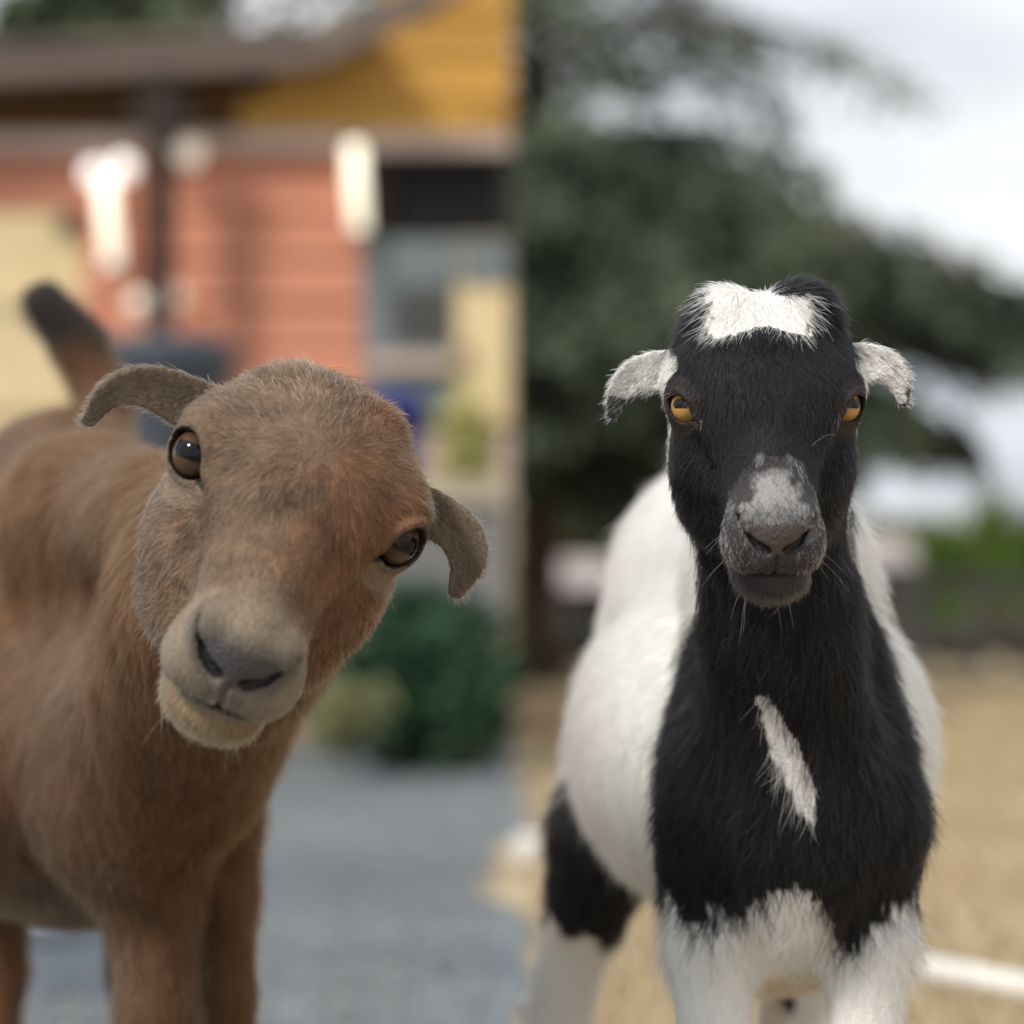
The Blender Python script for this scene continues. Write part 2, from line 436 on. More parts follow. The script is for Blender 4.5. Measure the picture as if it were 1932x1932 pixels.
def bush(name, c, rad, n, leaf, mat, label, seed, cat='shrub', group=None, clumps=26, stem=True):
    r = np.random.default_rng(seed); c = np.array(c, float); rad = np.array(rad, float)
    root = empty(name, (c[0], c[1], c[2] - rad[2])); tag(root, label, cat, group)
    u = r.standard_normal((clumps, 3)); u /= np.linalg.norm(u, axis=1)[:, None]; u *= (r.random(clumps) ** .4)[:, None] * .92
    k = r.integers(0, clumps, n)
    q = u[k] + r.normal(0, .17, (n, 3)); P = c + q * rad; P[:, 2] = np.maximum(P[:, 2], c[2] - rad[2] + .01)
    D = q + r.normal(0, .5, (n, 3))
    f_ = link('foliage', leaf_mesh('foliage', P, D, leaf, leaf * .55, seed), mat, root); f_['kind'] = 'stuff'
    mbs = MB()
    for i in range(min(9, clumps)):
        e = c + u[i] * rad; b = np.array((c[0] + r.normal(0, .06) * rad[0], c[1], c[2] - rad[2] - .02))
        mbs.tube([b, (b + e) / 2 + r.normal(0, .05, 3) * rad, e], [.05 * rad[2], .035 * rad[2], .012 * rad[2]], 5)
    mbs.build('stem', M_BARK, root, True)
    return root

TY = 22.0
tb = at(1008, 1300, TY); tb.z = gz(TY)
conifer('conifer_tree', tb, [(1.85, 2.5, .9), (2.2, 3.3, 1.0), (2.5, 2.7, .8), (3.0, 3.9, 1.0), (3.4, 3.0, .85), (3.75, 2.6, .5), (4.1, 2.2, .40, 7),
        (4.5, 2.1, .22, 5), (4.95, 3.1, .19, 5), (5.4, 2.0, .20, 4), (6.1, 1.6, .25), (6.6, 1.0, .5), (7.1, .5, .7)], M_CON,
        'tall dark conifer with drooping boughs behind the black and white goat', 21, .15)
p = at(215, 200, 27); conifer('conifer_tree', (p.x, 27, gz(27)), [(1.5, 3.0, .5), (2.5, 2.8, .55), (3.4, 2.6, .6), (4.2, 2.6, .55), (4.8, 2.6, .35), (5.3, 2.3, .3), (5.8, 1.7, .4), (6.4, 1.1, .5), (7.0, .5, .5)], M_BACK,
        'paler green tree rising behind the barn roof', 22, .19)

# hedge and far things of the field
for i, (px, py, D, rx, m, lab) in enumerate([
        (1070, 900, 40, 1.5, M_OLIVE, 'tall dark bush behind the conifer trunk, nearest the barn corner'),
        (1290, 950, 41, 1.6, M_OLIVE, 'dark bush in the hedge directly behind the black and white goat'),
        (1500, 975, 40, 1.5, M_OLIVE, 'dark bush in the hedge beside the pale-roofed shed'),
        (1700, 985, 42, 1.3, M_OLIVE, 'dark olive bush next to the bright green bush'),
        (1868, 940, 38, 1.0, M_LIME, 'bright green rounded bush behind the dark rail fence'),
        (2080, 960, 41, 1.5, M_OLIVE, 'dark hedge bush on the open side past the bright green bush'),
        (2290, 975, 42, 1.6, M_OLIVE, 'outermost dark bush of the far hedge')]):
    t_ = at(px, py, D); rz = (t_.z - gz(D)) / 2 * 1.04
    bush('bush', (t_.x, D, gz(D) + rz * .98), (rx, rx * .8, rz), 6500, .13, m, lab, 30 + i, 'bush', 'bushes along the far hedge')
for i, (px, rx, hh_) in enumerate([(1655, .42, .62), (1790, .40, .5), (1915, .45, .6)]):
    t_ = at(px, 0, 31.4); lab = ('low brownish shrub just behind the thick fence post', 'lowest brownish shrub behind the fence below the bright green bush', 'low brownish shrub behind the fence at the open side of the field')[i]
    bush('shrub', (t_.x, 31.4, gz(31.4) + hh_ / 2), (rx, .35, hh_ / 2 * 1.05), 2600, .085, M_SCRUB, lab, 60 + i, 'shrub', 'low shrubs behind the fence')
c = at(1046, 1226, 25.5); bush('shrub', (c.x, 25.5, gz(25.5) + .22), (.24, .22, .24), 1100, .06, M_SAGE, 'small pale yellow-green shrub at the foot of the conifer', 41, group=None)

M_RAIL = noise_mat('dark_fence_wood', (.035, .034, .034), (.085, .082, .078), scale=9, stretch=(.3, 1, 1), rough=.9, bump=.4)
fence = empty('rail_fence', (5.0, 30, gz(30))); tag(fence, 'low dark wooden rail fence crossing the dry field', 'fence')
FD = 30.0; fx = [at(p_, 0, FD).x for p_ in (1480, 1602, 1724, 1846, 1968, 2090, 2212, 2334)]
for i, x in enumerate(fx):
    w = .14 if i == 2 else .10
    MB().box(x - w, x + w, FD - .06, FD + .06, gz(FD) - .2, gz(FD) + (1.05 if i == 2 else .95), bev=.015).build('post', M_RAIL, fence)
for h in (.28, .80):
    for i in range(len(fx) - 1):
        MB().box(fx[i] + (.14 if i == 2 else .10), fx[i + 1] - (.14 if i == 1 else .10), FD - .025, FD + .025, gz(FD) + h, gz(FD) + h + .16, bev=.01).build('rail', M_RAIL, fence)

M_SHEDW = noise_mat('shed_wall', (.05, .05, .052), (.09, .088, .085), scale=6, rough=.9); M_SHEDR = noise_mat('shed_roof', (.34, .29, .28), (.45, .40, .385), scale=4, rough=.7)
M_DARKP = noise_mat('dark_opening', (.006, .006, .007), (.012, .012, .013), rough=.8)
for (px, py, D, w, lab) in ((1110, 1088, 33, .34, 'small shed with pale pinkish roof beside the conifer trunk'), (1660, 1045, 34, .42, 'small shed with pale pinkish roof standing past the rail fence')):
    c = at(px, py, D); z0 = gz(D); s = empty('shed', (c.x, D, z0)); tag(s, lab, 'shed', 'sheds at the field edge')
    MB().box(c.x - w * .85, c.x + w * .85, D, D + .9, z0 - .1, c.z - .10).build('wall', M_SHEDW, s)
    dr = MB().box(c.x - .14, c.x + .14, D - .02, D + .01, z0, z0 + .8 * (c.z - .1 - z0)).build('door', M_DARKP, s)
    MB().tube([(c.x + .10, D - .05, z0 + .4), (c.x + .10, D - .05, z0 + .5)], .012, 6).build('handle', M_SHEDR, dr)
    mb = MB(); a = (w, -.15, 1.05)
    mb.add([(c.x - w, D - .15, c.z - .12), (c.x + w, D - .15, c.z - .12), (c.x + w, D + 1.05, c.z - .12), (c.x - w, D + 1.05, c.z - .12), (c.x - w * .92, D + .45, c.z + .20), (c.x + w * .92, D + .45, c.z + .20)],
           [(0, 1, 5, 4), (2, 3, 4, 5), (1, 2, 5), (3, 0, 4), (3, 2, 1, 0)]); mb.build('roof', M_SHEDR, s)

M_PVC = noise_mat('white_plastic', (.68, .67, .65), (.80, .79, .77), scale=5, rough=.45)
p0 = at(1640, 1822, 4.45); p1 = at(2030, 1915, 4.1)
mb = MB(); mb.tube([(p0.x, p0.y, .020), (p1.x, p1.y, .020)], .020, 14); o = mb.build('pole', M_PVC, smooth=False); tag(o, 'white plastic pole lying on the dry grass', 'pole')
c = at(1000, 1605, 6.56); z0 = gz(6.56)
tag(MB().box(c.x - .035, c.x + .03, 6.53, 6.60, z0, z0 + .065, bev=.008).build('block', M_PVC), 'small white block on the ground beside the hind leg of the pied goat', 'block')
c = at(128, 1862, 4.3)
bk = empty('bucket', (c.x, 4.3, gz(4.3))); tag(bk, 'white bucket standing on the gravel behind the legs of the brown goat', 'bucket')
M_BUCK = noise_mat('bucket_plastic', (.62, .68, .76), (.74, .79, .86), scale=4, rough=.4)
z0 = gz(4.3) - .002
MB().lathe([(.060, 0), (.070, .11), (.074, .11), (.074, .122), (.067, .122), (.058, .012)], (c.x, 4.3, z0), 24).build('shell', M_BUCK, bk, True)
mb = MB(); mb.tube([(c.x + .072 * math.cos(t), 4.3 - .02 - .05 * math.sin(t), z0 + .115 - .03 * math.sin(t)) for t in [math.pi * i / 10 for i in range(11)]], .0025, 6); mb.build('handle', M_RAIL, bk)

# ------------------------------------------------------------------ the barn: front wall at 13 m, its corner straight ahead of the camera
BD = 13.0; q = pxm(BD)
def bx(px): return (px - 966) / q
def bz(py): return CAMZ - (py - 966) / q
BZ0 = gz(BD) - .05
barn = empty('barn', (-2.0, BD, gz(BD))); tag(barn, 'salmon boarded barn with gable boards coloured sunlit gold and shaded brown and a dark timber porch post', 'barn')
M_SALM = noise_mat('salmon_paint', (.56, .22, .135), (.68, .295, .19), scale=3, stretch=(.25, 1, 3), rough=.75, rand=.10, bump=.15)
M_GABLE_LIT = noise_mat('gable_sunlit_gold', (.46, .235, .045), (.60, .33, .075), scale=3, stretch=(.25, 1, 3), rough=.7, rand=.10, bump=.15)
M_GABLE_SHADE = noise_mat('gable_shaded_brown', (.10, .045, .016), (.17, .085, .030), scale=3, stretch=(.25, 1, 3), rough=.8, rand=.18, bump=.2)  # shaded copy of the gable boards, shade put into the colour
M_FASC = noise_mat('grey_brown_fascia', (.125, .095, .078), (.20, .155, .13), scale=3, stretch=(.3, 1, 2), rough=.85, bump=.2)
M_TRIM = noise_mat('pinkish_trim', (.50, .37, .31), (.60, .47, .40), scale=4, rough=.7)
M_CREAM = noise_mat('cream_paint', (.66, .50, .27), (.78, .62, .37), scale=2.5, rough=.65)
M_SLATE = noise_mat('slate_blue_paint', (.12, .145, .155), (.20, .225, .23), scale=4, rough=.6)
M_POST = noise_mat('dark_post', (.022, .016, .014), (.05, .037, .03), scale=8, stretch=(1, 1, .3), rough=.85)
M_VOID = noise_mat('unlit_interior', (.006, .006, .007), (.010, .010, .011), rough=.9)
M_GLASS, gn, gl_, gb = new_mat('window_glass'); gb.inputs['Base Color'].default_value = (.05, .045, .04, 1); gb.inputs['Roughness'].default_value = .08; gb.inputs['Specular IOR Level'].default_value = .5

MB().box(-6.0, -.004, BD + .05, BD + .16, BZ0, bz(140)).build('wall_core', M_POST, barn)
MB().box(-.12, -.006, BD + .16, BD + 4.2, BZ0, bz(140)).build('side_wall', M_SALM, barn)
def board(x0, x1, z0, z1, mat, name='board', y=BD, tilt=.022):
    mb = MB()
    mb.add([(x0, y, z0), (x1, y, z0), (x1, y + tilt, z1), (x0, y + tilt, z1), (x0, y + .05, z0), (x1, y + .05, z0), (x1, y + .05, z1), (x0, y + .05, z1)],
           [(0, 1, 2, 3), (5, 4, 7, 6), (4, 5, 1, 0), (3, 2, 6, 7), (4, 0, 3, 7), (1, 5, 6, 2)])
    return mb.build(name, mat, barn)
# lap siding, one board at a time; stops at the cream door on one side and the window bay on the other
h = .20; z = BZ0; i = 0
xl, xr = bx(158), bx(684)
while z < bz(292) - .02:
    z1 = min(z + h, bz(292)); j = bx(360) + (.25 if i % 2 else -.35)
    board(xl + .003, j - .0015, z + .003, z1, M_SALM); board(j + .0015, xr - .003, z + .003, z1, M_SALM)
    if z1 > bz(396) + .02: board(-6.0, xl - .003, max(z, bz(396)) + .003, z1, M_SALM)
    else: board(-6.0, bx(-130), z + .003, z1, M_SALM)
    z = z1; i += 1
# cream door at the left
dr = MB().box(bx(-128), xl, BD + .012, BD + .05, BZ0, bz(398), bev=.006).build('door', M_CREAM, barn)
MB().box(bx(112), bx(156), BD - .035, BD + .012, bz(442), bz(404), bev=.008).build('latch', M_POST, dr)
for zz in (bz(560), bz(760)): MB().box(bx(-126), xl - .002, BD - .008, BD + .012, zz - .05, zz + .05, bev=.004).build('batten', M_CREAM, dr)
# trim board under the gable
MB().box(-6.0, -.002, BD - .05, BD + .05, bz(290) + .002, bz(252), bev=.006).build('trim_board', M_TRIM, barn)
# gable boards: sunlight painted on as gold, shade as brown
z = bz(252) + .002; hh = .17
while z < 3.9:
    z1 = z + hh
    if z < bz(150): board(-6.0, bx(452) - .002, z + .003, z1, M_GABLE_SHADE, 'gable_board')
    if z < 3.4: board(bx(452) + max(0, (z - bz(215)) * 1.55) + .002 if z < bz(70) else bx(720), -.003, z + .003, z1, M_GABLE_LIT, 'gable_board')
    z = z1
# hatch: a dark recess with a slate frame
MB().box(bx(738), bx(946), BD + .03, BD + .048, bz(442), bz(302)).build('hatch_opening', M_VOID, barn)
for (a, b_, c_, d_) in ((730, 738, 296, 446), (946, 964, 296, 446)): MB().box(bx(a), bx(b_) - .002, BD - .02, BD + .05, bz(d_), bz(c_)).build('hatch_frame', M_POST, barn)
# window bay
bay = MB().box(xr, bx(856), BD - .02, BD + .05, bz(800), bz(448) - .004, bev=.006).build('window', M_SLATE, barn)
for (a, b_, c_, d_) in ((742, 792, 545, 650), (798, 848, 545, 650)): MB().box(bx(a), bx(b_), BD - .026, BD - .021, bz(d_), bz(c_)).build('pane', M_GLASS, bay)
MB().box(bx(690), bx(858), BD - .07, BD - .0205, bz(700), bz(672), bev=.006).build('sill', M_TRIM, bay)
MB().box(xr, -.004, BD + .02, BD + .05, BZ0, bz(802)).build('lower_panel', M_TRIM, barn)
# cream side door at the corner
d2 = MB().box(bx(860), -.004, BD - .015, BD + .05, bz(800), bz(450), bev=.006).build('door', M_CREAM, barn)
MB().box(bx(874), bx(882), BD - .05, BD - .0155, bz(690), bz(650), bev=.004).build('handle', M_POST, d2)
MB().box(bx(860) + .01, -.006, BD - .024, BD - .0155, bz(540), bz(452), bev=.003).build('transom', M_SLATE, d2)
# porch: fascia beams, post and brace, a foot in front of the wall
PD = 12.7
def pp(px, py, D=PD): return at(px, py, D)
def beam(name, a, b_, th, dep, mat, y):
    a = pp(*a, y); b_ = pp(*b_, y); d = (b_ - a); L = d.length; ang = math.atan2(d.z, d.x)
    M = Matrix.Translation(((a.x + b_.x) / 2, y, (a.z + b_.z) / 2)) @ Matrix.Rotation(-ang, 4, 'Y')
    return MB().box(-L / 2, L / 2, -dep / 2, dep / 2, -th / 2, th / 2, M, bev=.012).build(name, mat, barn)
beam('fascia', (-900, 172), (612, 96), 66 / pxm(PD), .06, M_FASC, PD)
beam('rake_board', (600, 96), (1010, -115), 62 / pxm(PD), .06, M_FASC, PD - .065)
mb = MB(); a = pp(-900, 140, PD); b_ = pp(700, 62, PD)
mb.add([(a.x, PD - .06, a.z), (b_.x, PD - .06, b_.z), (b_.x, BD + 3.5, b_.z + .42), (a.x, BD + 3.5, a.z + .42), (a.x, PD - .06, a.z + .04), (b_.x, PD - .06, b_.z + .04), (b_.x, BD + 3.5, b_.z + .46), (a.x, BD + 3.5, a.z + .46)],
       [(0, 3, 2, 1), (4, 5, 6, 7), (0, 1, 5, 4), (2, 3, 7, 6), (1, 2, 6, 5), (3, 0, 4, 7)]); mb.build('roof', M_FASC, barn)
c = pp(304, 240)
MB().box(c.x - .055, c.x + .055, PD - .055, PD + .055, gz(PD) - .1, pp(304, 132).z, bev=.01).build('post', M_POST, barn)
beam('brace', (305, 262), (252, 196), .09, .07, M_POST, PD + .001); beam('brace', (305, 262), (358, 196), .09, .07, M_POST, PD + .002)

# glowing shapes added on the barn in place of sun glints
def glint_mat(name, c, s):
    m, n, l, b = new_mat(name); b.inputs['Base Color'].default_value = (*c, 1); b.inputs['Emission Color'].default_value = (*c, 1); b.inputs['Emission Strength'].default_value = s
    return m
M_GLINT_WARM = glint_mat('glint_warm_white', (1.0, .93, .74), 1.0); M_GLINT_WHITE = glint_mat('glint_white', (1.0, .95, .90), 1.0); M_GLINT_DIM = glint_mat('dim_glint', (.95, .84, .70), .42)
M_GLINT_METAL = noise_mat('glint_fitting_metal', (.10, .10, .10), (.16, .16, .16), scale=12, rough=.5)
for (a, b_, lab) in (((668, 268), (678, 438), 'glowing upright tube added as a sun glint on the salmon wall next to the dark hatch'), ((198, 330), (213, 505), 'glowing upright tube added as a sun glint on the salmon wall beside the cream door')):
    D = BD - .10; A = at(*a, D); B = at(*b_, D)
    t = empty('tube_glint', A); tag(t, lab, 'lamp', 'added tube glints on the barn wall')  # no real lamp: added glowing tube standing for a sun glint
    MB().tube([A, B], .038, 14).build('tube', M_GLINT_WARM, t, True)
    d = (A - B).normalized()
    MB().tube([A - d * .004, A + d * .03], .044, 14).build('glint_end_cap', M_GLINT_METAL, t); MB().tube([B + d * .004, B - d * .03], .044, 14).build('glint_end_cap', M_GLINT_METAL, t)
    for f_ in (.25, .75):
        P = A.lerp(B, f_); MB().box(P.x - .015, P.x + .015, D + .034, BD + .03, P.z - .012, P.z + .012).build('glint_bracket', M_GLINT_METAL, t)
for (px, py, r_, m, lab) in ((180, 328, .055, M_GLINT_WHITE, 'glowing globe added as a sun glint under the trim board, left of the leaning pair'), (234, 316, .055, M_GLINT_WHITE, 'glowing globe added as a sun glint under the trim board, next to the dark porch post'),
                             (357, 290, .060, M_GLINT_DIM, 'dim globe added as a glint on the salmon wall just past the dark porch post'), (326, 562, .055, M_GLINT_DIM, 'low dim globe added as a glint in front of the lower salmon boards'),
                             (262, 572, .05, M_GLINT_DIM, 'dim globe added as a glint beside the other low globe on the lower boards')):
    D = BD - .12; c = at(px, py, D); t = empty('globe_glint', c)
    lab = {180: 'glowing white globe added as a sun glint at the top corner of the cream door', 234: 'glowing white globe added as a sun glint between cream door and dark post', 357: 'dim globe added as a glint high on the wall beside the dark post',
           326: 'dim globe added as a glint low on the salmon boards below the porch brace', 262: 'dim globe added as a glint low on the boards beneath the upright tube'}[px]
    tag(t, lab, 'lamp', 'added globe glints on the barn wall')  # no real lamp: added globe standing for a sun glint
    mb = MB(); mb.lathe([(r_ * math.sin(math.pi * i / 12) + 1e-4, -r_ * math.cos(math.pi * i / 12)) for i in range(13)], c, 18); mb.build('globe', m, t, True)
    MB().tube([(c.x, D + r_ * .8, c.z), (c.x, BD + .03, c.z)], .014, 8).build('glint_bracket', M_GLINT_METAL, t)

# slate bin on the porch, low wall, blue tub, shrubs
c = at(300, 650, 11.6)
b = empty('bin', (c.x, 11.6, gz(11.6))); tag(b, 'slate blue wheeled bin standing under the barn porch', 'bin'); g0 = gz(11.6)
hgt = c.z - g0
M_BIN = noise_mat('bin_plastic', (.045, .052, .066), (.075, .085, .105), scale=3, rough=.5)
mb = MB(); mb.lathe([(.22, .06), (.29, hgt - .10), (.31, hgt - .10), (.31, hgt - .06)], (c.x, 11.6, g0), 4 * 5); mb.build('tub', M_BIN, b)
MB().lathe([(.32, hgt - .06), (.32, hgt - .03), (.26, hgt + .02), (.05, hgt + .05)], (c.x, 11.6, g0), 20).build('lid', M_BIN, b)
for sx in (-.2, .2):
    mb = MB(); mb.tube([(c.x + sx - .02, 11.75, g0 + .07), (c.x + sx + .02, 11.75, g0 + .07)], .08, 14); mb.build('wheel', M_POST, b)
WD = 11.6; wq = pxm(WD)
def wx(px): return (px - 966) / wq
def wz(py): return CAMZ - (py - 966) / wq
M_BLOCK = noise_mat('grey_block', (.16, .165, .17), (.255, .255, .25), scale=7, rough=.9, bump=.5, rand=.10); M_COPE = noise_mat('beige_coping', (.40, .33, .24), (.50, .43, .33), scale=5, rough=.85, bump=.3)
lw = empty('low_wall', (wx(800), WD, gz(WD))); tag(lw, 'low grey block wall with beige coping beside the brown goat', 'wall')
z = gz(WD) - .08; top = wz(950); k = 0; hb_ = (top - z) / 5
while k < 5:
    x = wx(560) - (.2 if k % 2 else 0)
    while x < wx(958):
        x1 = min(x + .40, wx(958))
        if x1 - x > .03: MB().box(x + .004, x1 - .004, WD, WD + .2, z + .004, z + hb_ - .004, bev=.006).build('block', M_BLOCK, lw)
        x += .40
    z += hb_; k += 1
MB().box(wx(560), wx(956), WD + .012, WD + .188, gz(WD) - .1, top - .006).build('mortar', M_TRIM, lw)
x = wx(556)
while x < wx(962) - .05:
    x1 = min(x + .5, wx(962)); MB().box(x, x1 - .006, WD - .035, WD + .235, top - .004, wz(904), bev=.008).build('coping_stone', M_COPE, lw); x += .5
M_BLUE = noise_mat('blue_plastic', (.012, .028, .30), (.022, .045, .40), scale=3, rough=.4)
c = at(742, 900, WD + .1); tu = empty('tub', (c.x, WD + .1, wz(904))); tag(tu, 'bright blue plastic tub standing on the low grey wall', 'tub')
rr = (802 - 742) / wq; z0 = wz(904) - .002
MB().lathe([(rr * .84, 0), (rr * .96, .30), (rr * 1.03, .30), (rr * 1.03, .335), (rr * .93, .335), (rr * .80, .02)], (c.x, WD + .1, z0), 28).build('shell', M_BLUE, tu, True)
for sx in (-1, 1):
    mb = MB(); mb.tube([(c.x + sx * rr * .95, WD + .1 + .07 * math.cos(t), z0 + .24 + .0 * t + .05 * math.sin(t)) for t in [math.pi * i_ / 6 for i_ in range(7)]], .009, 6); mb.build('handle', M_POST, tu)
c = at(880, 850, 12.45); bush('shrub', (c.x, 12.45, (c.z + gz(12.45)) / 2 + .12), (.20, .18, (c.z - gz(12.45)) / 2 + .14), 6500, .06, M_YEL, 'yellow-green leafy shrub growing behind the low grey wall', 51, group='shrubs around the yard')
c = at(780, 1270, 10.4); bush('shrub', (c.x, 10.4, gz(10.4) + .29), (.46, .24, .33), 5600, .07, M_DARK, 'dark green spreading shrub at the foot of the low wall', 52, group='shrubs around the yard')
c = at(900, 1330, 10.2); bush('shrub', (c.x, 10.2, gz(10.2) + .20), (.16, .16, .22), 3200, .045, M_DARK, 'small dark green shrub at the gravel edge by the grass', 53, group='shrubs around the yard')
c = at(655, 1300, 9.9); bush('shrub', (c.x, 9.9, gz(9.9) + .21), (.14, .12, .13), 1500, .045, M_SAGE, 'pale yellow-green plant in front of the dark green shrub', 54, group='shrubs around the yard')
# ------------------------------------------------------------------ goats: head in its own frame (mm): x = goat's left, f = forward along the muzzle, u = up
EYE_C = np.array([52.0, 7.0, 11.5]); EYE_R = 16.0
def nrm(v): v = np.asarray(v, float); return v / np.linalg.norm(v)
EYE_G = nrm((0.52, 0.69, 0.50))                        # gaze
EYE_A = nrm(np.array((-0.85, 0.29, -0.40)) - EYE_G * np.dot(EYE_G, (-0.85, 0.29, -0.40)))   # along the slit, towards the nose
EYE_B = np.cross(EYE_A, EYE_G)
if EYE_B[2] < 0: EYE_B = -EYE_B

def eye_local(H, es=1.0):
    """coordinates (along slit, across slit, out) round the nearer eye; H in head mm"""
    q = np.stack([np.abs(H[:, 0]), H[:, 1], H[:, 2]], 1) - EYE_C
    q = q / es
    return q @ EYE_A, q @ EYE_B, q @ EYE_G

def mouth_u(X, a): return -41 - 0.0045 * X * X + 0.24 * np.clip(116 - a, 0, 60)
def almond(qa, qb, v, w=16.0):
    rho = (w * w + v * v) / (2 * v); h = rho - v
    return np.maximum(np.hypot(qa, qb - h) - rho, np.hypot(qa, qb + h) - rho)

def eye_open(qa, qb, v): return almond(qa, qb + 1.2 + .10 * np.clip(qa, 0, 20), v)
def nostril(S, nk): return np.minimum(cone(S, (6.0 * nk, 137, -17), (12.5 * nk, 131, -13), 0, 0), cone(S, (12.5 * nk, 131, -13), (19.0 * nk, 121, 2 * nk - 3), 0, 0))

def head_sdf(H, o):
    X = np.abs(H[:, 0]); S = np.stack([X, H[:, 1], H[:, 2]], 1).astype(np.float32)
    d = ell(S, (0, -26, 14), (o['skull'], 66, o['dome']))                       # skull
    d = smin(d, ell(S, (0, 8, 20), (46, 52, 34)), 26)            # forehead
    d = smin(d, cone(S, (0, 18, 2), (0, 104, -24), 42, 29), 24)  # face
    d = smin(d, cone(S, (0, 22, 20), (0, 112, 0), 24, 17), 18)   # nasal bridge
    d = smin(d, ell(S, (49, -3, 17), (20, 29, 23)), 16)          # brow and orbit
    d = smin(d, ell(S, (43, 6, -24), (20, 34, 26)), 18)          # cheek bone
    d = smin(d, ell(S, (31, 4, -52), (28, 56, 42)), 24)          # masseter
    d = smin(d, cone(S, (24, -10, -70), (9, 98, -60), 26, 15), 20)  # jaw bar
    d = smin(d, ell(S, (0, 106, -24), (30, 32, 31)), 14)         # muzzle
    d = smin(d, ell(S, (17, 114, -28), (17, 21, 20)), 10)        # upper lip lobes
    d = smin(d, ell(S, (0, 110, -56), (25, 24, 13)), 5)          # lower lip
    d = smin(d, ell(S, (0, 99, -64), (22, 26, 15)), 10)          # chin
    if o['bump'] > 0:
        d = smin(d, ell(H, (-27, -48, 46), (25, 26, 26)), 18)
        d = smin(d, ell(H, (28, -50, 50), (25, 26, 26)), 18)
        d = smin(d, ell(H, (0, -44, 42), (28, 24, 18)), 14)
    else:
        d = smin(d, ell(H, (-17, -44, 37), (20, 19, 17)), 9)
        d = smin(d, ell(H, (25, -44, 36), (16, 18, 17)), 7)
    hol = cone(S, (36, 36, -4), (31, 84, -18), 0, 0)
    d = d + o['bone'] * np.exp(-(hol / 12) ** 2)                   # hollow between nasal bone and cheek
    crest = cone(S, (52, 22, -14), (40, 66, -30), 0, 0)
    d = d - .6 * o['bone'] * np.exp(-(crest / 8) ** 2)              # facial crest
    # nose pad
    nk = o.get('nose', 1.0)
    d = smin(d, ell(S, (0, 124, -7), (15 * nk, 13, 12 * nk)), 7)
    d = smin(d, ell(S, (15 * nk, 118, -2), (9, 12, 9 * nk)), 7)            # nostril wings
    # mouth line, philtrum, nostrils
    um = mouth_u(X, S[:, 1])
    d = d + 6.2 * np.exp(-((S[:, 2] - um) / 3.1) ** 2) * sstep(56, 80, S[:, 1])
    d = d + 2.6 * np.exp(-(X / 1.6) ** 2) * sstep(112, 122, S[:, 1]) * sstep(-42, -38, S[:, 2]) * (1 - sstep(-21, -16, S[:, 2]))
    nd = nostril(S, nk)
    d = d + 6.5 * np.exp(-(nd / (2.9 * (.5 + .5 * nk))) ** 2)
    # eyelids and the opening
    ec = EYE_C
    d = smin(d, np.sqrt(((S - ec.astype(np.float32)) ** 2).sum(1)) - (EYE_R * o.get('eye', 1.0) + 1.6), 8)
    es = o.get('eye', 1.0)
    qa, qb, qg = eye_local(H, es)
    brow = np.exp(-((qb - 13) / 5) ** 2 - (qa / 16) ** 2) * sstep(0, 8, qg)
    d = d - 2.2 * brow
    alm = eye_open(qa, qb, o['lid'])
    d = smax(d, -np.maximum(alm, 2 - qg) * es, 1.2)
    d = d - 1.6 * np.exp(-((qb - o['lid'] - 2.2 + .02 * qa * qa) / 2.2) ** 2) * sstep(16, 10, np.abs(qa)) * sstep(2, 7, qg) + 1.2 * np.exp(-((qb - o['lid'] - 6.5 + .02 * qa * qa) / 2.0) ** 2) * sstep(18, 12, np.abs(qa)) * sstep(2, 7, qg)   # upper lid and its fold
    # tear groove from the inner corner
    d = d + 1.8 * np.exp(-((qb + 1.5 + 0.15 * (qa - 14)) / 2.2) ** 2) * sstep(12, 15, qa) * (1 - sstep(20, 27, qa)) * sstep(-4, 2, qg)
    # ears
    for sgn in (-1, 1):
        e = o['ear_' + ('l' if sgn > 0 else 'r')]
        near = (H[:, 0] * sgn > 30) & (H[:, 1] < 35)
        if near.any():
            M = H[near] * np.array([sgn, 1, 1], np.float32)
            d[near] = smin(d[near], ribbon(M, e['p'], e['w'], e['t'], e['n'], e['cup']), 4)
    # slight lumps
    return d

